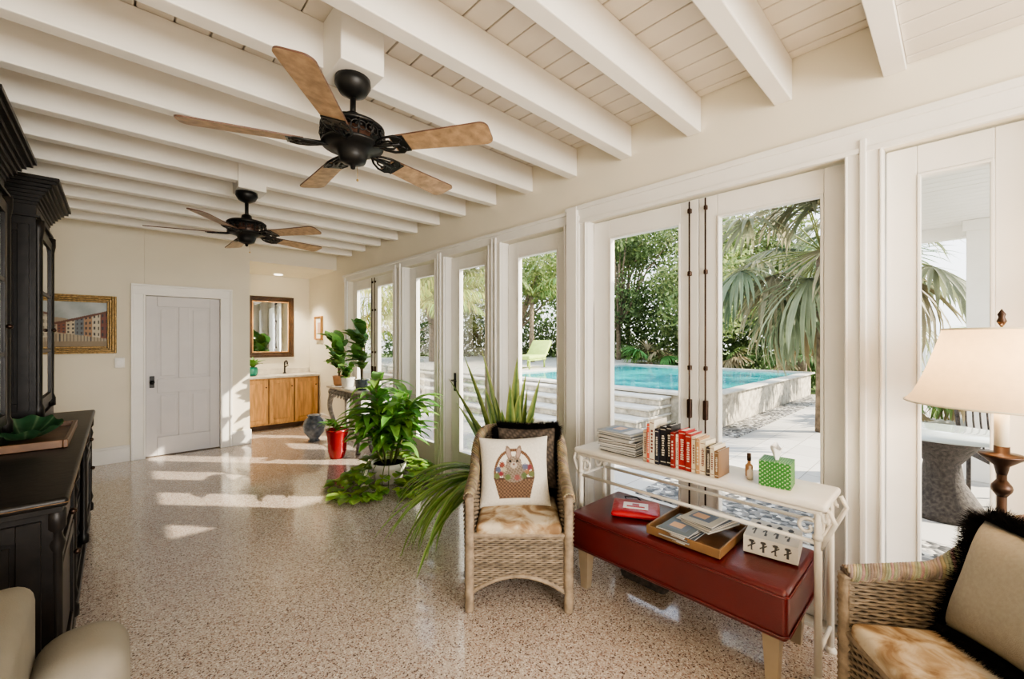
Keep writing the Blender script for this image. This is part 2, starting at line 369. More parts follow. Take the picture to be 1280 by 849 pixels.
# ------------------------------------------------------------------ ceiling fans
def fan(x,y,a0,zb=2.38):
    m=MB(); D=zb-2.38
    m.lathe([(.0,2.69),(.078,2.688),(.08,2.66),(.06,2.625),(.03,2.61),(.016,2.605)],(x,y,0),IRON)
    m.tube([(x,y,2.61),(x,y,2.50+D)],.014,IRON)
    z0=D
    m.lathe([(.02,2.545),(.035,2.535),(.040,2.51),(.065,2.50),(.125,2.485),(.142,2.472),(.142,2.462),(.120,2.458),(.105,2.455)],(x,y,z0),IRON,36)
    m.lathe([(.088,2.46),(.088,2.38)],(x,y,z0),BLADE_D,32)
    # scroll openwork cage
    NSC=14
    for i in range(NSC):
        q0=2*pi*i/NSC
        for sg in(1,-1):
            pts=[]
            for j in range(18):
                t=j/17; th=t*2.6*pi; rr=.026*(1-t*.72)
                aa=q0+sg*(.10-rr*math.cos(th)/.14); zz=2.427+rr*math.sin(th)
                rad_=.140-.10*max(0,2.425-zz)
                pts.append((x+rad_*math.cos(aa),y+rad_*math.sin(aa),zz+D))
            m.tube(pts,.0032,IRON,5)
        c,s_=math.cos(q0),math.sin(q0)
        m.tube([(x+.138*c,y+.138*s_,2.462+D),(x+.143*c,y+.143*s_,2.43+D),(x+.125*c,y+.125*s_,2.392+D)],.0045,IRON,5)
    m.lathe([(.12,2.398),(.138,2.394),(.136,2.384),(.10,2.374),(.07,2.362),(.062,2.335),(.055,2.315),(.03,2.305),(.012,2.30),(.01,2.285),(0,2.28)],(x,y,z0),IRON,32)
    m.tube([(x+.02,y,2.30+D),(x+.022,y,2.24+D)],.0012,BRASS,5); m.ball((x+.022,y,2.237+D),.006,BRASS,8)
    for k in range(5):
        a=math.radians(a0+72*k); d=R*math.cos(a)+F*math.sin(a)
        ang=math.atan2(d.y,d.x)
        m.M=Matrix.Translation((x,y,zb))@Matrix.Rotation(ang,4,'Z')@Matrix.Rotation(math.radians(-12),4,'X')
        m.tube([(.09,0,.01),(.14,0,-.002),(.24,0,-.006)],[.014,.010,.008],IRON,6)
        for sg in(1,-1):
            m.tube([(.12,sg*.01,.004),(.15,sg*.035,-.002),(.19,sg*.052,-.006),(.235,sg*.055,-.007),(.26,sg*.038,-.007),(.245,sg*.018,-.007),(.225,sg*.024,-.007)],.006,IRON,6)
            m.tube([(.14,0,0),(.165,sg*.022,-.006),(.195,sg*.028,-.007),(.215,sg*.014,-.007),(.20,sg*.008,-.007)],.005,IRON,6)
        m.box(.215,.275,-.050,.050,-.009,-.004,IRON)
        r0,r1=.205,.665
        def half(t): return .048+.020*t
        up=[]
        for i in range(9):
            t=i/8; up.append((r0+(r1-.035-r0)*t,half(t)))
        for i in range(1,7):
            q=pi/2*i/6; up.append((r1-.035+.035*math.sin(q),half(1)-.035+.035*math.cos(q)))
        outl=up+[(px,-py) for px,py in reversed(up)]
        n=len(outl)
        vs=[(px,py,-.003) for px,py in outl]+[(px,py,.004) for px,py in outl]
        m.add(vs,[tuple(range(n-1,-1,-1))],BLADE); m.add(vs,[tuple(n+i for i in range(n))],BLADE_D)
        m.add(vs,[(i,(i+1)%n,n+(i+1)%n,n+i) for i in range(n)],BLADE_D)
        for px,py in((.235,0),(.26,.03),(.26,-.03)): m.ball((px,py,-.009),.005,IRON,8)
        m.M=Matrix.Identity(4)
    m.build('ceiling_fan')
fan(.80,1.93,-13,2.37); fan(.78,4.02,-12,2.345)
for yy in(1.93,4.02):
    m=MB(); m.box(.70,.90,yy-.115,yy+.115,2.69,ZC-.001,BEAM); m.build('fan_mount_block',bevel=.005)

# ------------------------------------------------------------------ hutch
m=MB(); K=BLACKW
def crown(x1,y0,y1,zt,out=.12):
    n=8
    for i in range(n):
        t=(i+1)/n; e=out*(t**1.4 if t<.8 else t); z0=zt-.17+.17*i/n; z1=zt-.17+.17*(i+1)/n
        m.box(-.87,x1+e,y0-e,y1+e,z0,z1+.002,K)
    m.box(-.87,x1+.02,y0-.02,y1+.02,zt-.25,zt-.235,K)
def panel_x(xf,y0,y1,z0,z1,fr=.05,glass=False):
    m.box(xf,xf+.018,y0,y0+fr,z0,z1,K); m.box(xf,xf+.018,y1-fr,y1,z0,z1,K); m.box(xf,xf+.0175,y0+fr,y1-fr,z0,z0+fr,K); m.box(xf,xf+.0175,y0+fr,y1-fr,z1-fr,z1,K)
    m.box(xf,xf+.008,y0+fr+.012,y1-fr-.012,z0+fr+.012,z1-fr-.012,GLASSD if glass else K)
def panel_y(yf,x0,x1,z0,z1,fr=.06):
    m.box(x0,x0+fr,yf-.018,yf,z0,z1,K); m.box(x1-fr,x1,yf-.018,yf,z0,z1,K); m.box(x0+fr,x1-fr,yf-.0175,yf,z0,z0+fr,K); m.box(x0+fr,x1-fr,yf-.0175,yf,z1-fr,z1,K)
    m.box(x0+fr+.015,x1-fr-.015,yf-.010,yf,z0+fr+.015,z1-fr-.015,K)
GLASSD=pm('cabinet_glass',(.03,.03,.03),.05,var=.1,coat=1)
m.box(-.87,-.17,2.29,4.87,.0,.09,K); m.box(-.87,-.155,2.275,4.885,.0,.06,K); 
m.box(-.87,-.17,2.29,3.05,.09,.85,K); m.box(-.87,-.17,4.1,4.87,.09,.85,K); m.box(-.87,-.80,3.05,4.1,.09,.85,K)
m.box(-.87,-.17,3.05,4.1,.80,.85,K); m.box(-.80,-.18,3.05,4.1,.42,.445,K); m.box(-.80,-.18,3.05,4.1,.085,.10,K)
m.rbox(-.885,-.13,2.25,4.91,.865,.90,.012,K); m.box(-.88,-.145,2.265,4.895,.845,.868,K)
m.box(-.87,-.1285,2.2485,4.9115,.8800,.8826,WEAR)
panel_y(2.29,-.85,-.20,.12,.82)
for y0,y1 in((2.36,2.98),(4.17,4.80)): 
    panel_x(-.17,y0,y1,.12,.60); panel_x(-.17,y0,y1,.63,.82,.035)
    m.ball((-.14,(y0+y1)/2,.725),.014,BRONZE,10); m.ball((-.14,y1-.04,.45),.014,BRONZE,10)
for y in(2.31,4.85,3.05,4.10): m.lathe([(.028,.09),(.028,.14),(.016,.16),(.026,.2),(.018,.24),(.018,.68),(.026,.72),(.016,.76),(.028,.78),(.028,.845)],(-.165,y,0),K,12)
m.rbox(-.62,-.22,3.15,3.65,.10,.38,.03,SOCK); m.rbox(-.6,-.25,3.72,4.05,.445,.60,.02,SOCK)
for i,c in enumerate([(.3,.28,.25),(.5,.1,.08),(.6,.55,.45),(.1,.15,.3)]): m.box(-.6,-.24,3.2+.0,3.5-.01*i,.445+.035*i,.478+.035*i,PAPER,c)
for xf,y0,y1 in((-.45,2.78,3.60),(-.38,4.10,4.85)):
    m.box(-.87,xf,y0,y1,.90,2.36,K); crown(xf,y0,y1,2.52,.11); m.box(-.87,xf+.02,y0-.02,y1+.02,.90,.97,K)
    panel_x(xf,y0+.06,y1-.06,1.02,2.22,.06,True); panel_y(y0,-.85,xf-.03,1.02,2.22,.05)
    for z in(1.4,1.8): m.box(xf,xf+.016,y0+.1,y1-.1,z-.012,z+.012,K)
    m.ball((xf+.03,y1-.1,1.55),.014,BRONZE,10)
    for y in(y0+.03,y1-.03): m.lathe([(.03,.97),(.03,1.03),(.02,1.06),(.022,2.15),(.03,2.2),(.03,2.26)],(xf+.005,y,0),K,12)
m.box(-.87,-.80,3.6,4.1,.9,2.36,K); m.box(-.80,-.52,3.6,4.1,1.32,1.36,K); m.box(-.80,-.52,3.6,4.1,1.75,1.78,K); m.box(-.80,-.50,3.6,4.1,2.18,2.40,K)
m.build('hutch_cabinet',bevel=.003,seg=1)
m=MB(); m.box(-.56,-.20,3.30,4.02,.902,.912,TRAYW)
for a,b,c,d in((-.57,-.55,3.28,4.04),(-.21,-.19,3.28,4.04),(-.55,-.21,3.28,3.30),(-.55,-.21,4.02,4.04)): m.box(a,b,c,d,.902,.945,TRAYW)
m.build('serving_tray',bevel=.003)
m=MB()
def lf(u,v):
    a=u*2*pi; r=v
    ex=.14*(1+.08*math.cos(5*a)); ey=.29*(1+.12*math.cos(2*a)+.05*math.cos(7*a+1))
    return (-.38+ex*r*math.cos(a),3.62+ey*r*math.sin(a),.918+.075*r**2+.008*math.sin(9*a)*r+.02*max(0,math.sin(a))*r)
m.grid(lf,96,14,LEAF,lambda u,v:((.20,.34,.18) if abs(math.sin(u*2*pi*4.5))<.18 else (.06,.17,.08)))
m.build('leaf_dish')

# ------------------------------------------------------------------ framed painting
def street(u,v):
    if v>.55+.1*math.sin(u*5):
        base=(.40,.44,.45)
        n=.06*math.sin(u*14+v*9)
        c=(base[0]+n,base[1]+n,base[2]+n)
    else: c=(.36,.29,.21)
    if .08<u<.20 and v<.62: c=(.20,.22,.14)
    if abs(u-.14)<.022 and v<.82: c=(.10,.22,.22)
    if abs(u-.14)<.05*(.95-v)/.2 and .72<v<.95: c=(.06,.18,.20)
    hh=.50+.42*(u-.25)
    lo=.34-.22*(u-.25)
    if u>.25 and v<hh and v>lo:
        k=int((u-.25)*9); cols=[(.50,.42,.30),(.22,.08,.05),(.56,.48,.35),(.16,.18,.20),(.40,.24,.14),(.58,.52,.40),(.20,.07,.05)]
        c=cols[k%7]
        fu=((u-.25)*18)%1; fv=((v-lo)/(hh-lo)*4)%1
        if .3<fu<.7 and .25<fv<.75: c=(.05,.045,.05)
        if v>hh-.05: c=(.14,.06,.04)
    elif u>.2 and v<=lo: c=(.42,.35,.25) if v>.12 else (.28,.22,.15)
    if v<lo and v>.12 and (u*23)%1<.22 and u>.3 and v<.28: c=(.06,.05,.06)
    return c
def framed(name,M,w,h,fw,fm,colfn,nu=80,nv=60,inner=None):
    m=MB(); m.M=M
    n=4
    for i in range(n):
        o=fw*i/n; o2=fw*(i+1)/n; d=(.025,.045,.035,.02)[i]
        m.box(-w/2+o,-w/2+o2,-d,0,-h/2+o,h/2-o,fm); m.box(w/2-o2,w/2-o,-d,0,-h/2+o,h/2-o,fm)
        m.box(-w/2+o2,w/2-o2,-d,0,h/2-o2,h/2-o,fm); m.box(-w/2+o2,w/2-o2,-d,0,-h/2+o,-h/2+o2,fm)
    if colfn=='mirror': m.box(-w/2+fw,w/2-fw,-.014,-.006,-h/2+fw,h/2-fw,MIRR)
    else: m.grid(lambda u,v:(-w/2+fw+(w-2*fw)*u,-.012,-h/2+fw+(h-2*fw)*v),nu,nv,ATTR,colfn,smooth=False)
    if inner: 
        t=.018
        for a,b,c,d in((-w/2+fw,-w/2+fw+t,-h/2+fw,h/2-fw),(w/2-fw-t,w/2-fw,-h/2+fw,h/2-fw),(-w/2+fw,w/2-fw,-h/2+fw,-h/2+fw+t),(-w/2+fw,w/2-fw,h/2-fw-t,h/2-fw)): m.box(a,b,-.03,0,c,d,inner)
    return m.build(name,bevel=.004)
framed('framed_painting',Matrix.Translation((-.40,YF-.001,1.655)),.80,.68,.085,GOLD,street,120,90)
framed('wall_mirror',Matrix.Translation((1.96,YA-.001,1.70)),.74,1.06,.085,DKWOOD,'mirror',inner=OAK)
framed('small_framed_print',Matrix.Translation((W-.001,7.70,1.68))@Matrix.Rotation(-pi/2,4,'Z'),.34,.42,.03,OAK,lambda u,v:(.85,.82,.75) if (abs(u-.5)>.25 or abs(v-.5)>.28) else (.55,.35,.25),20,20)

# ------------------------------------------------------------------ vanity
m=MB()
m.box(1.41,2.58,7.72,8.24,.08,.84,OAK); m.box(1.41,2.58,7.78,8.24,0,.08,DKWOOD)
for i in range(3):
    a=1.43+.385*i; b=a+.365
    m.box(a,a+.06,7.70,7.72,.11,.82,OAK); m.box(b-.06,b,7.70,7.72,.11,.82,OAK); m.box(a+.06,b-.06,7.70,7.72,.11,.17,OAK); m.box(a+.06,b-.06,7.70,7.72,.76,.82,OAK)
    m.box(a-.012,a-.004,7.708,7.72,.10,.83,DKWOOD)
    m.ball((b-.03,7.685,.70),.012,BRONZE,8)
m.rbox(1.395,2.59,7.67,8.245,.845,.885,.006,MARB); m.box(1.40,2.59,8.225,8.245,.885,.97,MARB)
m.build('vanity_cabinet',bevel=.003,seg=1)
m=MB(); m.lathe([(.03,0),(.03,.01),(.014,.02),(.012,.16)],(2.15,8.12,.887),IRON,12); m.tube([(2.15,8.12,1.04),(2.15,8.10,1.09),(2.15,8.03,1.11),(2.15,7.97,1.09),(2.15,7.96,1.05)],.014,IRON)
m.tube([(2.15,8.12,.99),(2.21,8.12,1.03)],.009,IRON); m.build('faucet')
def lance(t): return max(.02,math.sin(pi*(t*.96+.04))**.8)
def oval(t): return max(.04,math.sin(pi*(t*.95+.05))**.55)
m=MB(); m.lathe([(.05,0),(.07,.04),(.075,.10),(.06,.14),(.055,.14),(.0,.12)],(1.62,7.90,.888),GLASSG,18)
for i in range(22):
    a=random.uniform(0,2*pi); m.ribbon((1.62,7.90,1.0),a,random.uniform(.14,.28),1.3,random.uniform(-.4,.9),.06,LEAF,(.14,.30,.06),prof=oval)
m.build('potted_vanity_plant')
m=MB(); m.lathe([(.0,0),(.06,0),(.07,.012),(.06,.006),(0,.008)],(2.02,8.0,2.585),pm('downlight_glow',(1,.93,.8),.4,emit=2),16); m.build('recessed_light')

# ------------------------------------------------------------------ wicker chair
def chair_path():
    P=[]
    def line(a,b,n): 
        for i in range(n): t=i/n; P.append((a[0]+(b[0]-a[0])*t,a[1]+(b[1]-a[1])*t))
    line((-.29,.28),(-.29,-.10),32)
    for i in range(24): q=pi+pi/2*i/24; P.append((-.11+.18*math.cos(q),-.10+.18*math.sin(q)))
    line((-.11,-.28),(.11,-.28),18)
    for i in range(24): q=1.5*pi+pi/2*i/24; P.append((.11+.18*math.cos(q),-.10+.18*math.sin(q)))
    line((.29,-.10),(.29,.28),32); P.append((.29,.28)); return P
CP=chair_path()
def nrm2(i):
    a=CP[max(0,i-1)]; b=CP[min(len(CP)-1,i+1)]; tx,ty=b[0]-a[0],b[1]-a[1]; l=math.hypot(tx,ty); return (ty/l,-tx/l)
NP=[nrm2(i) for i in range(len(CP))]
NP=[(nx,ny) if nx*px+ny*(py+.0)>0 or abs(px)<.12 and ny<0 else (-nx,-ny) for (nx,ny),(px,py) in zip(NP,CP)]
def top_h(y):
    if y>=0.02: return .615+.035*(.28-y)/.26
    t=min(1,(0.02-y)/.27); t=t*t*(3-2*t); return .65+.215*t
def cpos(i,z,off):
    x,y=CP[i]; nx,ny=NP[i]
    w=max(0,min(1,-y/.28)); ty=y-.20*max(0,z-.36)*w
    k=1+.10*max(0,(z-.3))*(1 if abs(x)>.1 else .5)
    return Vector(((x+nx*off)*k,ty+ny*off,z))
def wcol():
    k=random.uniform(.75,1.2); return (.29*k,.225*k,.157*k)
def wicker_chair(name,loc,f):
    m=MB()
    n=len(CP)
    for sh,(off,zs) in enumerate(((0,.075),(-.05,.40))):
        def bk(u,v):
            i=min(n-1,int(u*(n-1))); zt=top_h(CP[i][1]); z=zs+(zt-zs)*v; return tuple(cpos(i,z,off+(-.003 if sh==0 else .003)))
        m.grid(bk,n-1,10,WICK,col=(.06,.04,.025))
        z=zs; k=0
        sg=1 if sh==0 else -1
        while z<.87:
            vs=[];fs=[];prev=False; c=wcol(); cs=[]
            for i in range(n):
                if top_h(CP[i][1])>z:
                    o=off+sg*(.002+.0045*math.sin(i*pi/2.5+pi*k)) 
                    b=len(vs)
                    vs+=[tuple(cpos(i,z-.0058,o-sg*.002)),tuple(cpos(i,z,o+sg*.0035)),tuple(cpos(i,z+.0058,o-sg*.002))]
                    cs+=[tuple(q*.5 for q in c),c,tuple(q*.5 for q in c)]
                    if prev: fs+=[(b-3,b,b+1,b-2),(b-2,b+1,b+2,b-1)]
                    prev=True
                else: prev=False
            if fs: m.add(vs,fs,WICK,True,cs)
            z+=.0118; k+=1
    C1=(.31,.24,.168)
    core=[cpos(i,top_h(CP[i][1]),-.025) for i in range(n)]
    m.tube(core,.025,WICK,10,col=(.13,.09,.06))
    for s3 in range(10):
        pts=[]
        for i in range(0,(n-1)*2):
            ii=i//2; fr=(i%2)/2
            c_=core[ii].lerp(core[min(n-1,ii+1)],fr)
            t=core[min(n-1,ii+1)]-core[max(0,ii-1)]; t.normalize(); up=Vector((0,0,1)); sd=t.cross(up).normalized(); up=sd.cross(t)
            q=i*.40+s3*2*pi/10; pts.append(c_+(sd*math.cos(q)+up*math.sin(q))*.0275)
        m.tube(pts,.0062,WICK,5,col=tuple(x*random.uniform(.8,1.15) for x in C1))
    m.tube([cpos(i,.075,0) for i in range(n)],[.012+(.002 if i%2 else 0) for i in range(n)],WICK,8,col=C1)
    for sx in(-1,1):
        pts=[(sx*.27,.275,z_) for z_ in np.linspace(.0,.62,60)]
        m.tube(pts,[.024+(.004 if j%2 else 0) for j in range(60)],WICK,12,col=C1)
        pts=[(sx*.23,-.24,z_) for z_ in np.linspace(.0,.12,14)]
        m.tube(pts,[.022+(.003 if j%2 else 0) for j in range(14)],WICK,10,col=C1)
    def zb(x): return .09+.10*(1-(x/.27)**2)
    m.grid(lambda u,v:(-.27+.54*u,.272,zb(-.27+.54*u)+(.41-zb(-.27+.54*u))*v),20,4,WICK,col=(.06,.04,.025))
    z=.10;k=0; nx=46
    while z<.415:
        vs=[];fs=[];cs=[];prev=False;c=wcol()
        for i in range(nx+1):
            x=-.27+.54*i/nx
            if zb(x)<z:
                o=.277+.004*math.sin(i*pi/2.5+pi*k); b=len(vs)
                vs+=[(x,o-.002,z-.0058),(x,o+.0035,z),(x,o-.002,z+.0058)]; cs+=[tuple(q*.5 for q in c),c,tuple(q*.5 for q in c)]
                if prev: fs+=[(b-3,b-2,b+1,b),(b-2,b-1,b+2,b+1)]
                prev=True
            else: prev=False
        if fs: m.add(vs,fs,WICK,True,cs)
        z+=.0118;k+=1
    m.tube([(-.27+.54*i/30,.277,zb(-.27+.54*i/30)) for i in range(31)],[.011+(.002 if i%2 else 0) for i in range(31)],WICK,8,col=C1)
    m.tube([(-.27+.54*i/40,.275,.412) for i in range(41)],[.014+(.003 if i%2 else 0) for i in range(41)],WICK,8,col=C1)
    m.box(-.245,.245,-.23,.27,.38,.405,WICK,(.3,.2,.13))
    m.rbox(-.235,.235,-.225,.29,.408,.475,.028,COW,4,puff=.012)
    return m.build(name,loc=loc,rotz=math.atan2(-f[0],f[1]))
c1=(1.79,1.84,0); f1=(-.70,-.714)
c2=(1.90,-.10,0); f2=(-.6,.8)
wicker_chair('wicker_armchair',c1,f1)
wicker_chair('wicker_armchair',c2,f2)
def pillow(name,M,w,h,t,colfn,fringe=0,n=60,mat=FAB,nf=9000):
    m=MB(); m.M=M
    for sg in(1,-1):
        def fn(u,v,sg=sg):
            a=2*u-1;b=2*v-1
            th=t/2*(max(0,1-a**4)*max(0,1-b**4))**.55
            px=w/2*a*(1-.07*(1-b*b)); pz=h/2*b*(1-.07*(1-a*a))
            return (px,sg*th,pz)
        m.grid(fn,n,n,mat,(lambda u,v,sg=sg: colfn(u,v,sg)))
    if fringe:
        for k in range(nf):
            q=random.random()*4; s_=int(q); e=(q-s_)*2-1
            a,b=((e,-1),(1,e),(-e,1),(-1,-e))[s_]
            px=w/2*a*(1-.07*(1-b*b)); pz=h/2*b*(1-.07*(1-a*a))
            L_=fringe*random.uniform(.5,1.1); dx,dz=(a if abs(a)==1 else 0)*.8+random.uniform(-.7,.7),(b if abs(b)==1 else 0)*.8+random.uniform(-.7,.7)
            dy=random.uniform(-.6,1.0); l=math.sqrt(dx*dx+dz*dz+dy*dy); wv=.0024
            m.add([(px-wv,0,pz-wv),(px+wv,0,pz+wv),(px+dx/l*L_,dy/l*L_,pz+dz/l*L_)],[(0,1,2)],FUR)
    m.build(name)
def cm(c,f): return Matrix.Translation(c)@Matrix.Rotation(math.atan2(-f[0],f[1]),4,'Z')
def rabbit(u,v,sg):
    if sg<0: return (.70,.64,.54)
    u=1-u
    x=(u-.5)*2*1.08; y=(v-.5)*2*1.08
    c=(.72,.68,.60)
    r=math.hypot(x/.66,(y+.15)/.88)
    if y>-.2 and .88<r<1.0: c=(.10,.045,.025) if (int(math.atan2(y,x)*20+90)%2) else (.20,.11,.06)
    if -.86<y<-.2 and abs(x)<.66-.18*(-.2-y)/.6:
        c=(.09,.05,.03) if (int(x*18+50)+int(y*18+50))%2 else (.19,.115,.07)
        if y>-.28: c=(.08,.04,.025)
    nz=math.sin(x*61+y*13)*math.sin(y*47-x*9)
    if (x/.40)**2+((y+.05)/.32)**2<1: c=(.24,.19,.15) if nz>-.2 else (.14,.11,.08)
    if ((x)/.25)**2+((y-.26)/.22)**2<1: c=(.30,.24,.19) if nz>-.3 else (.16,.12,.09)
    if ((x)/.11)**2+((y-.18)/.10)**2<1: c=(.46,.40,.34)
    for sx in(-1,1):
        ex=(x-sx*(.13+.16*(y-.4)))/.085; ey=(y-.58)/.25
        if ex*ex+ey*ey<1: c=(.22,.16,.12) if ex*ex+ey*ey>.45 else (.38,.27,.22)
        if (x-sx*.11)**2+(y-.31)**2<.0018: c=(.01,.01,.01)
    if x*x+(y-.21)**2<.0012: c=(.15,.07,.06)
    for fx,fy,fc in((-.44,-.08,(.22,.03,.04)),(-.5,.05,(.09,.11,.18)),(.44,-.05,(.26,.13,.06)),(.5,.10,(.20,.04,.05)),(-.33,.06,(.42,.35,.24)),(.33,-.16,(.09,.13,.05)),(.36,.12,(.11,.12,.19)),(-.38,.2,(.22,.06,.04)),(-.2,-.2,(.10,.14,.05)),(.1,-.22,(.24,.08,.07)),(-.55,-.15,(.12,.15,.06)),(.56,-.12,(.12,.15,.06))):
        if (x-fx)**2+(y-fy)**2<.009*(1+.5*math.sin(9*math.atan2(y-fy,x-fx))): c=fc
    return c
CM1=cm(c1,f1)
pillow('fringed_pillow',CM1@Matrix.Translation((-.05,-.160,.715))@Matrix.Rotation(math.radians(18),4,'X'),.385,.385,.09,lambda u,v,s_:(.04,.03,.022) if abs(((u+v)*7)%1-.5)<.3 else (.13,.10,.075),.055,24,nf=12000)
pillow('rabbit_print_pillow',CM1@Matrix.Translation((.03,-.03,.665))@Matrix.Rotation(math.radians(20),4,'X')@Matrix.Rotation(math.radians(2),4,'Y'),.435,.42,.13,rabbit,0,130)
CM2=cm(c2,f2)
pillow('fringed_pillow',CM2@Matrix.Translation((.035,-.085,.69))@Matrix.Rotation(math.radians(22),4,'X')@Matrix.Rotation(math.radians(5),4,'Y'),.42,.39,.15,lambda u,v,s_:(.36,.32,.255),.068,30,nf=16000)

# ------------------------------------------------------------------ red bench
m=MB(); bx0,bx1,by0,by1=1.98,2.50,.475,1.60
m.rbox(bx0,bx1,by0,by1,.235,.45,.022,RED,4,puff=.008)
for z in(.425,.262):
    a=.004; pts=[(bx0-a+.02,by0-a,z),(bx1+a-.02,by0-a,z),(bx1+a,by0-a+.02,z),(bx1+a,by1+a-.02,z),(bx1+a-.02,by1+a,z),(bx0-a+.02,by1+a,z),(bx0-a,by1+a-.02,z),(bx0-a,by0-a+.02,z),(bx0-a+.02,by0-a,z)]
    m.tube(pts,.0045,RED,6)
for x in(bx0+.07,bx1-.07):
    for y in(by0+.07,by1-.07):
        vs=[(x+a*.034,y+b*.034,.24) for a,b in((-1,-1),(1,-1),(1,1),(-1,1))]+[(x+a*.022,y+b*.022,0) for a,b in((-1,-1),(1,-1),(1,1),(-1,1))]
        m.add(vs,[(0,1,2,3),(7,6,5,4),(0,4,5,1),(1,5,6,2),(2,6,7,3),(3,7,4,0)],LEGW)
m.build('red_leather_bench')
# ------------------------------------------------------------------ white iron console
m=MB(); tx0,tx1,ty0,ty1,tz=2.17,2.50,.38,1.72,.78
m.rbox(tx0,tx1,ty0,ty1,tz-.035,tz,.014,WHIRON,3)
m.rbox(tx0+.02,tx1-.02,ty0+.02,ty1-.02,tz-.055,tz-.036,.006,WHIRON,2)
for x in(tx0+.035,tx1-.035):
    for y,s_ in((ty0+.035,1),(ty1-.035,-1)):
        m.tube([(x,y,0.0),(x,y,tz-.05)],.015,WHIRON,10)
        m.lathe([(.013,-.01),(.022,0),(.022,.01),(.013,.02)],(x,y,.62),WHIRON,12); m.lathe([(.024,0),(.024,.012),(.013,.03)],(x,y,0),WHIRON,12)
        pts=[]
        for i in range(26):
            q=i/25*2.2*pi; r=.045*(1-i/32); pts.append((x,y-s_*(.02)+s_*(.06-r*math.cos(q)),.66+r*math.sin(q)))
        m.tube(pts,.008,WHIRON,6)
    m.tube([(x,ty0+.035,.60),(x,ty1-.035,.60)],.010,WHIRON,8)
for y,s_ in((ty0+.035,-1),(ty1-.035,1)):
    for z in(.60,.12): m.tube([(tx0+.035,y,z),(tx1-.035,y,z)],.009,WHIRON,8)
    for x,sx in((tx0+.035,1),(tx1-.035,-1)):
        pts=[]
        for i in range(40):
            t=i/39; q=t*3.0*pi; r=.055*(1-t*.75); pts.append((x+sx*(.06-r*math.cos(q)),y,.66+r*math.sin(q)*1.1))
        m.tube(pts,.008,WHIRON,6)
        m.tube([(x,y,.56),(x,y+s_*.035,.64),(x,y+s_*.06,.70),(x,y+s_*.04,.745),(x,y+s_*.012,.735),(x,y+s_*.018,.70),(x,y+s_*.03,.70)],.010,WHIRON,8)
m.build('console_table')
# books
m=MB(); y=1.245
specs=[((.70,.62,.48),.17,.025),((.60,.10,.06),.21,.018),((.72,.66,.54),.235,.03),((.02,.02,.03),.19,.022),((.012,.012,.015),.205,.035),((.015,.012,.012),.215,.028),((.25,.02,.018),.185,.02),((.72,.66,.54),.175,.015),((.38,.02,.02),.20,.04),((.30,.025,.02),.19,.03),((.68,.58,.42),.18,.022),((.45,.26,.12),.175,.016),((.74,.66,.48),.165,.03),((.05,.035,.03),.14,.022),((.68,.60,.45),.15,.02),((.20,.11,.05),.13,.018)]
for c,h,t in specs:
    M=Matrix.Translation((2.27,y-t/2,tz+.002))@Matrix.Rotation(math.radians(random.uniform(-2,2)),4,'Z')
    m.M=M; d=random.uniform(.055,.07); h*=1.04
    m.box(-d,d,-t/2,-t/2+.002,0,h,PAPER,c); m.box(-d,d,t/2-.002,t/2,0,h,PAPER,c); m.box(-d-.003,-d,-t/2,t/2,0,h,PAPER,c)
    m.box(-d,d-.004,-t/2+.002,t/2-.002,.004,h-.004,PAPER,(.80,.74,.62))
    dark=sum(c)<1.2
    lc=(.65,.60,.48) if dark else (.18,.05,.04)
    nl=random.randint(6,10); zz0=h*.25; hh_=h*.55/nl
    for q in range(nl):
        w_=t*random.uniform(.12,.24)
        m.box(-d-.0042,-d-.003,-w_,w_,zz0+hh_*q,zz0+hh_*(q+.6),PAPER,lc)
    m.box(-d-.0037,-d-.0028,-t*.42,t*.42,h*.08,h*.10,PAPER,lc); m.box(-d-.0037,-d-.0028,-t*.42,t*.42,h*.92,h*.935,PAPER,lc)
    y-=t+.002
m.M=Matrix.Identity(4); m.build('row_of_books')
def stack(name,x,y,z,n,w,l,t0,cols,ang=0,j=.012):
    m=MB(); zz=z
    for i in range(n):
        t=random.uniform(*t0); c=cols[i%len(cols)]
        m.M=Matrix.Translation((x+random.uniform(-j,j),y+random.uniform(-j,j),zz))@Matrix.Rotation(math.radians(ang+random.uniform(-7,7)),4,'Z')
        m.box(-w/2,w/2,-l/2,l/2,0,t*.15,PAPER,c); m.box(-w/2+.002,w/2-.002,-l/2+.002,l/2-.002,t*.15,t*.85,PAPER,(.60,.58,.54)); m.box(-w/2,w/2,-l/2,l/2,t*.85,t,PAPER,c)
        if i==n-1:
            m.box(-w*.4,w*.4,-l*.42,-l*.2,t,t+.0006,PAPER,(.75,.72,.68)); m.box(-w*.3,w*.35,-l*.1,l*.35,t,t+.0006,PAPER,(.15,.20,.28)); m.box(-w*.1,w*.3,l*.0,l*.25,t+.0006,t+.001,PAPER,(.65,.42,.28))
        zz+=t+.0006
    m.build(name)
stack('magazine_stack',2.33,1.44,tz+.002,10,.21,.25,(.006,.016),[(.03,.035,.04),(.50,.48,.44),(.08,.10,.13),(.25,.26,.25),(.03,.03,.035),(.40,.33,.25)])
m=MB(); m.lathe([(.0,0),(.017,0),(.018,.005),(.018,.055),(.008,.065),(.008,.08)],(2.36,.735,tz+.001),pm('amber_glass',(.45,.25,.12),.1,var=.1),16); m.lathe([(.010,.08),(.010,.115),(0,.117)],(2.36,.735,tz+.001),BRONZE,12)
m.build('perfume_bottle')
m=MB(); m.lathe([(.0,0),(.014,0),(.014,.04),(.006,.05),(.006,.065),(0,.066)],(2.31,.715,tz+.001),pm('clear_bottle',(.7,.6,.5),.1,var=.1),16); m.build('glass_vial')
def tis(u,v):
    k=(math.sin(u*40)*math.sin(v*40)); return (.40,.52,.28) if k>.5 else (.02,.17,.02)
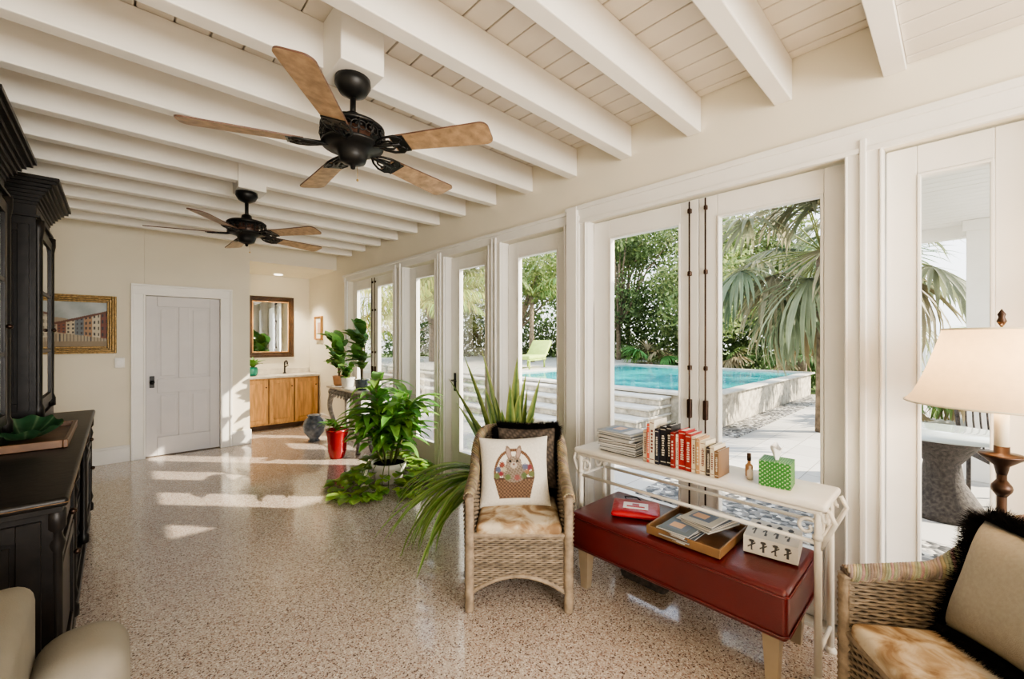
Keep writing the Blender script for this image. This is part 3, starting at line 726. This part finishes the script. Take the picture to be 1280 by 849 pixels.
m=MB(); cx,cy=2.32,.60; hw=.065; m.M=Matrix.Translation((cx,cy,tz+.001))@Matrix.Rotation(.1,4,'Z')
for a in range(4):
    Mr=Matrix.Rotation(a*pi/2,4,'Z'); o=m.M.copy(); m.M=o@Mr
    m.grid(lambda u,v:(-hw+2*hw*u,-hw,.12*v),50,46,ATTR,tis,smooth=False); m.M=o
m.grid(lambda u,v:(-hw+2*hw*u,-hw+2*hw*v,.12),50,50,ATTR,tis,smooth=False); m.box(-hw,hw,-hw,hw,0,.001,PAPER,(.7,.7,.7))
def tissue(u,v):
    a=u*2*pi; r=.012+.035*v; return (r*math.cos(a)*(1+.3*math.sin(3*a)),r*.6*math.sin(a),.118+.065*v+.012*math.sin(3*a)*v)
m.grid(tissue,30,6,PAPER,col=(.9,.9,.9))
m.build('tissue_box')
m=MB(); m.M=Matrix.Translation((2.24,1.31,.461))@Matrix.Rotation(.5,4,'Z')
m.rbox(-.115,.115,-.135,.135,0,.028,.012,pm('red_plastic',(.42,.012,.02),.3,var=.1,bump=.4,bscale=30),3,puff=.012)
m.box(-.06,.03,-.07,.07,.0375,.0395,PAPER,(.9,.85,.85)); m.box(-.04,-.02,-.05,.05,.039,.0402,PAPER,(.5,.03,.03)); m.tube([(.1,.05,.015),(.14,.07,.03),(.15,.0,.03),(.1,-.05,.015)],.004,FUR,6)
m.build('red_pouch')
m=MB(); ta,tb,tc_,td=2.04,2.40,.765,1.115; tzz=.461
m.box(ta,tb,tc_,td,tzz,tzz+.010,TRAYW)
LW=pm('light_tray_wood',(.22,.12,.05),.4,var=.2)
for a,b,c,d in((ta-.012,ta,tc_-.012,td+.012),(tb,tb+.012,tc_-.012,td+.012),(ta,tb,tc_-.012,tc_),(ta,tb,td,td+.012)): m.box(a,b,c,d,tzz,tzz+.045,LW)
m.build('wooden_tray',bevel=.003)
stack('magazine_stack',2.15,.98,tzz+.012,6,.16,.24,(.006,.011),[(.5,.5,.48),(.14,.18,.22),(.55,.48,.38),(.06,.07,.09)],84,.008)
stack('magazine_stack',2.27,.90,tzz+.055,4,.17,.24,(.007,.012),[(.3,.33,.35),(.5,.42,.32),(.08,.09,.11),(.45,.45,.42)],78,.008)
def boxart(u,v):
    for fx in(.16,.38,.60,.82):
        if (u-fx)**2*4+(v-.78)**2<.012: return (.05,.05,.05)
        if abs(u-fx)<.018+.02*abs(v-.4) and .15<v<.7: return (.05,.05,.05)
        if abs((v-.52)-(u-fx)*2.2)<.05 and abs(u-fx)<.07: return (.05,.05,.05)
    return (.72,.69,.63)
m=MB(); m.M=Matrix.Translation((2.345,.62,.461))@Matrix.Rotation(math.radians(8),4,'Z')
m.box(-.13,.10,-.11,.11,0,.08,PAPER,(.72,.69,.63)); m.grid(lambda u,v:(-.1305,.11-.22*u,.005+.07*v),66,28,ATTR,boxart,smooth=False)
m.grid(lambda u,v:(-.125+.22*v,.105-.21*u,.0805),60,40,ATTR,boxart,smooth=False)
m.build('board_game_box')
m=MB(); m.rbox(2.28,2.42,1.15,1.45,.001,.09,.03,SOCK); m.build('pet_basket')

# ------------------------------------------------------------------ floor lamp
m=MB(); lx,ly=2.30,-.106
m.lathe([(0,0),(.14,0),(.14,.015),(.09,.03),(.03,.05),(.016,.08)],(lx,ly,0),BRONZE,28)
m.tube([(lx,ly,.06),(lx,ly,1.02)],.013,BRONZE,10)
for z in(.35,.7,.95): m.lathe([(.013,-.03),(.026,-.01),(.028,0),(.026,.01),(.013,.03)],(lx,ly,z),BRONZE,16)
m.lathe([(.014,1.0),(.02,1.03),(.055,1.06),(.06,1.068),(.055,1.072),(.02,1.075),(.02,1.10)],(lx,ly,0),BRONZE,24)
m.lathe([(.019,1.10),(.019,1.24)],(lx,ly,0),CANDLE,16); m.lathe([(.012,1.24),(.012,1.30)],(lx,ly,0),BRASS,12)
m.tube([(lx,ly,1.30),(lx,ly,1.55)],.004,BRASS,6); m.lathe([(.006,1.53),(.013,1.545),(.008,1.56),(.011,1.57),(0,1.59)],(lx,ly,0),BRONZE,12)
for k in range(3):
    a=2*pi*k/3; m.tube([(lx,ly,1.515),(lx+.145*math.cos(a),ly+.145*math.sin(a),1.51)],.003,BRASS,5)
n=56
prof=[(.255+(.15-.255)*(t**.7),1.245+.275*t) for t in np.linspace(0,1,10)]
m.grid(lambda u,v:(lx+prof[int(round(v*9))][0]*math.cos(2*pi*u),ly+prof[int(round(v*9))][0]*math.sin(2*pi*u),prof[int(round(v*9))][1]),n,9,SHADE)
for r,z in((.255,1.246),(.15,1.518)): m.tube([(lx+r*math.cos(2*pi*i/40),ly+r*math.sin(2*pi*i/40),z) for i in range(41)],.004,CANDLE,6,cap=False)
m.build('floor_lamp')

# ------------------------------------------------------------------ beige armchair (bottom-left)
m=MB()
m.rbox(-.55,-.03,.95,1.82,.10,.38,.05,BEIGE,4); m.rbox(-.30,.01,1.10,1.66,.36,.50,.05,BEIGE,4,puff=.02)
m.rbox(-.56,-.17,.95,1.86,.10,.785,.05,BEIGE,5)
m.rbox(-.18,.03,1.60,1.88,.10,.615,.085,BEIGE,6); m.rbox(-.18,.03,.92,1.13,.10,.615,.085,BEIGE,6)
for x in(-.5,-.03):
    for y in(1.0,1.78): m.tube([(x,y,0),(x,y,.12)],[.02,.03],DKWOOD,8)
m.build('beige_armchair')

# ------------------------------------------------------------------ plants
G1=(.10,.26,.04)
def gcol(b=G1,k=.3): 
    s_=random.uniform(1-k,1+k); return (b[0]*s_*random.uniform(.8,1.3),b[1]*s_,b[2]*s_)
m=MB(); px,py=2.06,4.05
m.lathe([(.10,0),(.13,.02),(.17,.16),(.185,.22),(.175,.22),(.16,.19),(0,.19)],(px,py,0),WPOT,28); m.lathe([(.0,.195),(.16,.195)],(px,py,0),SOIL,20)
for st_ in range(7):
    a=2*pi*st_/7; hx,hy=px+.05*math.cos(a),py+.05*math.sin(a); top=Vector((px+.22*math.cos(a),py+.22*math.sin(a),random.uniform(.65,1.15)))
    m.tube([(hx,hy,.18),((hx+top.x)/2,(hy+top.y)/2,top.z*.55),tuple(top)],[.012,.011,.008],LEAF,8,col=(.20,.22,.08))
    for i in range(36):
        t=random.uniform(.3,1); b=Vector((hx,hy,.18)).lerp(top,t); az=random.uniform(0,2*pi)
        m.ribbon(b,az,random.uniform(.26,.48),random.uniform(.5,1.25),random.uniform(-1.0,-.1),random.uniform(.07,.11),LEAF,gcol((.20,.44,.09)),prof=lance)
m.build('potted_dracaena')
m=MB()
for i in range(340):
    a=random.uniform(0,2*pi); r=random.uniform(.19,.60)*(1.0 if math.cos(a-3.9)>0 else .75)
    z=max(.03,.30-(r-.16)*.85)*random.uniform(.5,1.1)
    if r<.27 and math.cos(a-3.9)>.2: continue
    m.ribbon((px+r*math.cos(a),py+r*math.sin(a)*.9,z),a+random.uniform(-1,1),random.uniform(.08,.14),random.uniform(-.1,.7),random.uniform(-.5,0),random.uniform(.07,.10),LEAF,gcol((.34,.56,.12)),seg=4,prof=oval)
for i in range(16):
    a=2*pi*i/16+random.uniform(-.1,.1); r=random.uniform(.35,.5)
    m.tube([(px+.19*math.cos(a),py+.19*math.sin(a),.235),(px+.25*math.cos(a),py+.25*math.sin(a),.18),(px+.30*math.cos(a),py+.3*math.sin(a),.03),(px+r*math.cos(a),py+r*math.sin(a)*.9,.012)],.004,LEAF,5,col=(.2,.3,.08))
m.build('trailing_pothos')
m=MB(); px,py=2.27,2.42
m.lathe([(.11,0),(.14,.02),(.17,.24),(.185,.26),(.185,.29),(.165,.29),(0,.26)],(px,py,0),TERRA,28); m.lathe([(0,.265),(.16,.265)],(px,py,0),SOIL,20)
def sword(t): return .75+.25*math.sin(pi*t) if t<.7 else max(.02,((1-t)/.3)**.8*.95)
for i in range(24):
    a=random.uniform(1.0,4.2) if i%3 else random.uniform(4.2,5.6); q=random.uniform(0,.10); e=random.uniform(1.12,1.5) if i%3 else random.uniform(1.35,1.52)
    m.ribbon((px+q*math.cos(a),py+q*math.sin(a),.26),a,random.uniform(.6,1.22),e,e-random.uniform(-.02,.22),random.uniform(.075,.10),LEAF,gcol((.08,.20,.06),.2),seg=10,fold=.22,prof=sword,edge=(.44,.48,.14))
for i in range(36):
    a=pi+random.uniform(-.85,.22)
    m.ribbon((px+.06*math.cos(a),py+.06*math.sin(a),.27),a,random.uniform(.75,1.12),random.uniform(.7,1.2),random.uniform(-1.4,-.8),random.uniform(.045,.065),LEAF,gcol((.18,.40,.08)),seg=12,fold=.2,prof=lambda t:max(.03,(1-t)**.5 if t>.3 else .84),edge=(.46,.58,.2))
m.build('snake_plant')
m=MB(); ex0,ex1,ey0,ey1,ez=2.20,2.52,5.20,6.25,.82
m.rbox(ex0,ex1,ey0,ey1,ez-.03,ez,.008,MARB,3); m.rbox(ex0+.03,ex1-.01,ey0+.04,ey1-.04,ez-.12,ez-.031,.01,GREYC,2)
for y in np.linspace(ey0+.1,ey1-.1,9):
    m.ball((ex0+.025,y,ez-.08),.035,GREYC,10); m.tube([(ex0+.02,y-.04,ez-.10),(ex0+.005,y,ez-.14),(ex0+.02,y+.04,ez-.10)],.008,GREYC,6)
for x,sx in((ex0+.06,-1),(ex1-.06,1)):
    for y,sy in((ey0+.09,-1),(ey1-.09,1)):
        pts=[];rd=[]
        for i in range(14):
            t=i/13; b_=.05*math.sin(t*pi*2); pts.append((x+sx*b_*.5,y+sy*b_,ez-.1-(ez-.1)*t)); rd.append(.04-.022*t+(.012 if i>11 else 0))
        m.tube(pts,rd,GREYC,10); m.ball((pts[-1][0],pts[-1][1],.024),.024,GREYC,10)
m.tube([(ex0+.06,ey0+.1,.18),(ex0+.18,(ey0+ey1)/2,.24),(ex0+.06,ey1-.1,.18)],.018,GREYC,8)
m.build('ornate_console_table')
def fiddle(name,x,y,z,h,pot,pc,nl=22,L=.2):
    m=MB(); m.lathe([(.06,0),(.075,.02),(.09,.13),(.095,.14),(.08,.14),(0,.12)],(x,y,z),pc,20)
    for s_ in range(3):
        a=2*pi*s_/3+x; top=Vector((x+.07*math.cos(a),y+.09*math.sin(a),z+h*random.uniform(.7,1)))
        m.tube([(x,y,z+.1),(x+.03*math.cos(a),y+.03*math.sin(a),z+h*.5),tuple(top)],[.009,.008,.005],LEAF,6,col=(.22,.16,.08))
        for i in range(nl//2):
            t=random.uniform(.25,1); b=Vector((x,y,z+.1)).lerp(top,t)
            m.ribbon(b,random.uniform(1.4,4.9),L*random.uniform(.7,1.2),random.uniform(.3,1.3),random.uniform(-.5,.9),L*.55,LEAF,gcol((.13,.28,.07)),prof=oval,seg=7)
    m.build(name)
fiddle('potted_fiddle_leaf_fig',2.33,6.10,ez+.001,.75,0,TERRA,24,.26)
fiddle('potted_fiddle_leaf_fig',2.33,5.34,ez+.001,.95,0,BPOT,26,.25)
fiddle('potted_bromeliad',2.30,5.72,ez+.001,.30,0,WPOT,26,.13)
m=MB(); px,py=2.01,5.33
m.lathe([(.08,0),(.09,.02),(.11,.10),(.12,.27),(.135,.33),(.14,.36),(.125,.36),(.11,.33),(0,.32)],(px,py,0),RPOT,28)
m.lathe([(0,.325),(.11,.325)],(px,py,0),SOIL,20)
for i in range(22):
    a=random.uniform(1.5,4.8); m.ribbon((px,py,.33),a,random.uniform(.18,.30),1.3,random.uniform(-.6,.4),.06,LEAF,gcol((.13,.34,.06)),prof=lance)
m.build('potted_red_planter')
m=MB(); m.lathe([(.07,0),(.08,.01),(.06,.03),(.14,.14),(.155,.24),(.13,.31),(.08,.35),(.10,.38),(.085,.38),(0,.33)],(2.10,6.45,0),BPOT,28); m.build('glazed_vase')

# ------------------------------------------------------------------ exterior
ZG=-.05
m=MB(); m.box(W+.18,60,-30,45,ZG-.25,ZG-.06,GRASS); m.build('ground_lawn')
m=MB(); m.box(W+.18,16,-8,2.75,ZG-.06,ZG,PAVE); m.box(W+.18,6.2,2.75,13,ZG-.06,ZG,PAVE); m.build('patio_ground')
m=MB(); m.box(3.75,4.45,-.5,2.2,ZG,ZG+.012,PEB); m.box(7.0,14,2.35,2.78,ZG,ZG+.02,PEB)
m.build('pebble_strip')
m=MB(); pz=.58
m.box(6.95,7.15,2.8,8.6,ZG,pz-.05,PATIO_S); m.box(6.95,14,2.8,3.0,ZG,pz-.05,PATIO_S); m.box(13.8,14,3.0,8.6,ZG,pz-.05,PATIO_S); m.box(6.95,14,8.5,8.7,ZG,pz-.05,PATIO_S)
m.box(7.15,13.8,3.0,8.5,pz-.10,pz-.04,WATER)
for a in((6.88,7.20,2.72,8.75),(13.75,14.1,2.72,8.75)): m.box(*a,pz-.05,pz,STONEL)
m.box(7.2,13.75,8.42,8.75,pz-.05,pz,STONEL); m.box(7.2,13.75,2.72,3.0,pz-.05,pz-.02,STONEL)
m.build('swimming_pool',bevel=.01)
m=MB()
for i in range(4):
    m.box(6.94-.38*(4-i),6.94,3.4,13,ZG+.14*i,ZG+.14*i+.10,PATIO_S); m.box(6.94-.38*(4-i)-.03,6.94,3.37,13,ZG+.14*i+.10,ZG+.14*(i+1),STONEL)
m.build('terrace_steps',bevel=.012)
m=MB(); m.box(6.95,20,8.76,20,ZG-.05,.56,STONEL); m.build('pool_deck')
m=MB(); m.M=Matrix.Translation((9.95,9.6,.56))@Matrix.Rotation(math.radians(-70),4,'Z')
m.rbox(-.35,.35,-1.0,.35,.30,.42,.04,CHAISE); o=m.M.copy(); m.M=o@Matrix.Translation((0,.35,.32))@Matrix.Rotation(math.radians(42),4,'X'); m.rbox(-.35,.35,0,.75,0,.12,.04,CHAISE); m.M=o
for x in(-.3,.3):
    m.tube([(x,-1,.28),(x,.4,.28)],.03,CHAISE); 
    for y in(-.9,.3): m.tube([(x,y,0),(x,y,.28)],.03,CHAISE)
m.build('chaise_lounge')
m=MB(); zr=2.78
x=2.85
while x<7.0: m.box(x,x+.135,-7,.42,zr,zr+.02,TRIM); x+=.14
m.box(2.79,7.1,-7,.45,zr+.02,zr+.25,ROOFM); m.box(7.0,7.12,-7,.47,zr-.14,zr+.25,TRIM); m.box(2.85,7.12,.42,.50,zr-.02,zr+.22,TRIM)
m.build('porch_roof')
m=MB()
for (cx,cy) in((6.9,-.22),(6.9,-3.2)):
    m.box(cx-.13,cx+.13,cy-.16,cy+.16,ZG,zr,TRIM); m.box(cx-.16,cx+.16,cy-.19,cy+.19,ZG,.18,TRIM); m.box(cx-.16,cx+.16,cy-.19,cy+.19,zr-.12,zr,TRIM)
m.build('porch_column',bevel=.006)
m=MB(); m.lathe([(.30,0),(.28,.05),(.14,.3),(.12,.45),(.26,.66),(.30,.70)],(5.3,.10,ZG),SOCK,24); m.lathe([(0,.70),(.5,.70),(.5,.715),(0,.715)],(5.3,.10,ZG),pm('table_glass',(.5,.55,.55),.05,var=.05),32); m.build('patio_table')
m=MB(); m.M=Matrix.Translation((6.1,-.35,ZG))@Matrix.Rotation(1.9,4,'Z')
m.rbox(-.25,.25,-.25,.25,.38,.44,.02,SOCK); 
for i in range(11): 
    x=-.25+.05*i; m.tube([(x,-.25,.42),(x*1.05,-.30,.70),(x,-.33,.88-.02*abs(i-5))],.008,SOCK,6)
m.tube([(-.27,-.25,.42),(-.28,-.32,.86),(0,-.34,.92),(.28,-.32,.86),(.27,-.25,.42)],.018,SOCK,8)
for a in(-.22,.22):
    for b in(-.22,.22): m.tube([(a,b,0),(a,b,.4)],.018,SOCK,8)
m.build('patio_chair')

def foliage(name,blobs,n,size,ca,cb,trunks=()):
    blobs=np.array(blobs,dtype=float); w=(blobs[:,3]*blobs[:,4]*blobs[:,5])**.66; w/=w.sum()
    idx=rng.choice(len(blobs),n,p=w); B=blobs[idx]
    d=rng.normal(size=(n,3)); d/=np.linalg.norm(d,axis=1)[:,None]
    r=rng.uniform(.55,1.08,n)[:,None]
    P=B[:,:3]+d*r*B[:,3:6]
    t=rng.normal(size=(n,3)); t[:,2]-=.3; t/=np.linalg.norm(t,axis=1)[:,None]
    s_=np.cross(t,rng.normal(size=(n,3))); s_/=np.linalg.norm(s_,axis=1)[:,None]
    sz=size*rng.uniform(.6,1.4,n)[:,None]
    V=np.stack([P,P+t*sz*.5+s_*sz*.22,P+t*sz,P+t*sz*.5-s_*sz*.22],1).reshape(-1,3)
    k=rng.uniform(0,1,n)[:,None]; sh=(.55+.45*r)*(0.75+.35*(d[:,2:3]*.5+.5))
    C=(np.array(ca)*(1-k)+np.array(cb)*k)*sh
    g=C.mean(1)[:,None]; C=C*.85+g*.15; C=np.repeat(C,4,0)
    m=MB(); m.mats.append(TREEM)
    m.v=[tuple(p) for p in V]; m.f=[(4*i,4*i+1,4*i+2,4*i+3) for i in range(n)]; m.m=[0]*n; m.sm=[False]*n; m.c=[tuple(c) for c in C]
    for tr in trunks: m.tube(tr[0],tr[1],TRUNK,8)
    m.build(name)
bl=[]
for i in range(30):
    t=i/29; x=17+4*math.sin(t*3)-6*t; y=3.2+19*t
    bl.append((x,y,1.2,1.4,1.4,1.7+random.uniform(-.3,.4)))
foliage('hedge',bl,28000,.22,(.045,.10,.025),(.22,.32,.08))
def tree(x,y,h,r,n,ca,cb,size=.18):
    bl=[]; trs=[([(x,y,-.1),(x+.1,y+.1,h*.4),(x,y,h*.75)],[.12,.09,.05])]
    for k in range(13):
        a=random.uniform(0,2*pi); q=random.uniform(0,r*.8); bx,by,bz=x+q*math.cos(a),y+q*math.sin(a),h*random.uniform(.4,1)
        rr=r*random.uniform(.25,.42)
        bl.append((bx,by,bz,rr,rr,rr*.8)); trs.append(([(x,y,h*.3),((x+bx)/2,(y+by)/2,bz*.75),(bx,by,bz)],[.06,.04,.015]))
    foliage('garden_tree',bl,n,size,ca,cb,trs)
for (x,y,h,r,ca,cb) in ((15.5,6.5,5.2,2.8,(.10,.18,.04),(.46,.52,.16)),(16.5,10.5,6.5,3.2,(.06,.13,.03),(.30,.40,.12)),(13,13.5,6,3,(.12,.22,.03),(.52,.58,.18)),(20,4.6,5.0,2.4,(.08,.16,.05),(.34,.44,.14)),(9.5,15,6.5,3,(.14,.25,.04),(.54,.60,.18)),(6,17,6.5,3,(.13,.24,.04),(.50,.57,.16)),(20,16,8.5,4,(.07,.14,.03),(.22,.34,.08)),(12,18.5,7,4,(.12,.22,.03),(.38,.46,.14)),(19.5,8.5,7,3.2,(.06,.13,.03),(.28,.38,.12)),(19,11.5,7.5,3.2,(.06,.13,.03),(.26,.36,.1)),(18.5,6.3,6.2,2.6,(.09,.16,.04),(.38,.45,.15))):
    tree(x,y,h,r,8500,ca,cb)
def feather_palm(x,y,h,L,nf,cola,lean=0,z0=-.1):
    m=MB(); m.tube([(x,y,z0),(x+lean*.5,y,h*.5),(x+lean,y,h)],[.13,.10,.08],TRUNK,10); top=Vector((x+lean,y,h))
    for k in range(nf):
        az=2*pi*k/nf+random.uniform(-.2,.2); e0=random.uniform(.4,1.3); e1=e0-random.uniform(1.2,2.0); p=top.copy(); n=22
        pts=[]
        for i in range(n+1):
            t=i/n; e=e0+(e1-e0)*t; d=Vector((math.cos(az)*math.cos(e),math.sin(az)*math.cos(e),math.sin(e))); p=p+d*(L/n); pts.append(tuple(p))
            if i>2:
                for sg in(1,-1):
                    ll=L*.24*math.sin(pi*min(1,t*.85+.15))+.08
                    m.ribbon(p,az+sg*random.uniform(.9,1.3),ll,e*.4-.1,-1.1,.045,TREEM,gcol(cola,.25),seg=3,fold=.1)
        m.tube(pts,[.018*(1-.8*i/n) for i in range(n+1)],TREEM,5,col=(.3,.32,.1))
    m.build('feather_palm')
feather_palm(8.6,12.3,3.0,2.5,15,(.32,.40,.10),0,.56); feather_palm(5.9,10.6,2.3,2.4,15,(.44,.52,.13),.2); feather_palm(12.4,12.0,3.2,2.4,14,(.22,.34,.10),0,.56)
feather_palm(5.0,14.2,3.4,2.6,14,(.40,.48,.13)); feather_palm(4.6,11.8,1.6,2.2,14,(.36,.46,.11))
def fan_palm(x,y,h,stem,rad,nf,cola,name='fan_palm',tr=.12,elo=-.5,ehi=1.2,z0=-.06):
    m=MB(); m.tube([(x,y,z0),(x+.05,y,(h+z0)*.5),(x,y,h)],[tr*1.2,tr,tr],TRUNK,10); top=Vector((x,y,h))
    for k in range(nf):
        az=2*pi*k*.381966+random.uniform(-.2,.2); e=random.uniform(elo,ehi); d=Vector((math.cos(az)*math.cos(e),math.sin(az)*math.cos(e),math.sin(e)))
        sl=stem*random.uniform(.7,1.1); mid=top+d*sl*.6; hub=top+d*sl-Vector((0,0,.12*sl)); m.tube([tuple(top),tuple(mid),tuple(hub)],.012,TREEM,5,col=(.28,.32,.12))
        side=Vector((-math.sin(az),math.cos(az),0)); dd=(hub-mid).normalized(); 
        col=gcol(cola,.3)
        if random.random()<.18: col=(.34,.27,.15)
        ns=28
        for j in range(ns):
            q=(j/(ns-1)-.5)*2*2.2; v=dd*math.cos(q)+side*math.sin(q)
            az2=math.atan2(v.y,v.x); e2=math.asin(max(-1,min(1,v.z)))
            m.ribbon(hub,az2,rad*random.uniform(.85,1.05)*(.75+.25*math.cos(q)),e2,e2-random.uniform(.6,1.4),.062,TREEM,col,seg=5,fold=.15)
    m.build(name)
fan_palm(8.5,1.55,2.95,1.25,1.25,40,(.22,.25,.15),tr=.08,elo=-1.0,ehi=1.0)
fan_palm(12.6,1.6,2.6,1.1,1.1,20,(.20,.26,.13),tr=.09)
fan_palm(15,5.5,.6,.7,.7,16,(.14,.26,.08)); fan_palm(15,8.2,.6,.8,.8,16,(.14,.28,.08)); fan_palm(10.6,.9,.25,.5,.55,14,(.14,.26,.08)); fan_palm(11.5,-.6,1.0,.8,.8,16,(.16,.28,.09)); fan_palm(14.9,3.2,1.0,.8,.8,16,(.16,.28,.09))
m=MB()
for i in range(70): m.box(16.5,16.53,-5+.11*i,-5+.11*i+.09,0.0,1.5,TRIM)
m.box(16.53,16.57,-5,2.7,1.3,1.4,TRIM); m.box(16.53,16.57,-5,2.7,.2,.3,TRIM); m.box(16.53,16.57,-5,2.7,ZG-.06,.0,TRIM); m.build('garden_fence')

# ------------------------------------------------------------------ lights / world
def sun(dirv,strength,ang,col):
    l=bpy.data.lights.new('sun','SUN'); l.energy=strength; l.angle=ang; l.color=col
    o=bpy.data.objects.new('sun',l); SC.collection.objects.link(o); o.rotation_euler=Vector(dirv).to_track_quat('-Z','Y').to_euler(); return o
el=math.radians(32)
sun((-.68*math.cos(el),.73*math.cos(el),-math.sin(el)),12,.012,(1,.88,.70))
def area(name,loc,target,sx,sy,p,col):
    l=bpy.data.lights.new(name,'AREA'); l.shape='RECTANGLE'; l.size=sx; l.size_y=sy; l.energy=p; l.color=col
    o=bpy.data.objects.new(name,l); SC.collection.objects.link(o); o.location=loc; o.rotation_euler=(Vector(target)-Vector(loc)).to_track_quat('-Z','Y').to_euler()
area('back_fill_light',(.85,YB+.06,1.6),(.85,5,1.4),2.6,1.5,135,(1,.94,.87))  # unseen fill light added behind the camera to brighten the interior
def point(name,loc,p,r,col):
    l=bpy.data.lights.new(name,'POINT'); l.energy=p; l.shadow_soft_size=r; l.color=col
    o=bpy.data.objects.new(name,l); SC.collection.objects.link(o); o.location=loc
point('lamp_bulb',(lx,ly,1.38),6,.04,(1,.72,.42))
l=bpy.data.lights.new('alcove_downlight','SPOT'); l.energy=90; l.spot_size=math.radians(105); l.spot_blend=.6; l.shadow_soft_size=.05; l.color=(1,.88,.70)
o=bpy.data.objects.new('alcove_downlight',l); SC.collection.objects.link(o); o.location=(2.02,7.75,2.57)
wd=bpy.data.worlds.new('sky'); SC.world=wd; wd.use_nodes=True; N=wd.node_tree.nodes; L=wd.node_tree.links
bg=N['Background']; tc=N.new('ShaderNodeTexCoord'); sp=N.new('ShaderNodeSeparateXYZ'); L.new(tc.outputs['Generated'],sp.inputs[0])
r=ramp(N,[(0,(.88,.88,.85)),(.08,(.95,.96,.98)),(.6,(.70,.81,1.0))],'LINEAR'); L.new(sp.outputs[2],r.inputs[0]); L.new(r.outputs[0],bg.inputs[0]); bg.inputs[1].default_value=2.15
try:
    SC.view_settings.view_transform='AgX'; SC.view_settings.look='AgX - Medium High Contrast'
except Exception as e: print(e)
SC.view_settings.exposure=.74
cam=bpy.data.cameras.new('camera'); co=bpy.data.objects.new('camera',cam); SC.collection.objects.link(co)
cam.sensor_width=36; cam.sensor_fit='HORIZONTAL'; cam.lens=525/1280*36; cam.clip_start=.03; cam.clip_end=300
co.location=(0,0,H); co.rotation_euler=(pi/2,0,-TH); SC.camera=co
print('verts',sum(len(o.data.vertices) for o in bpy.data.objects if o.type=='MESH'))
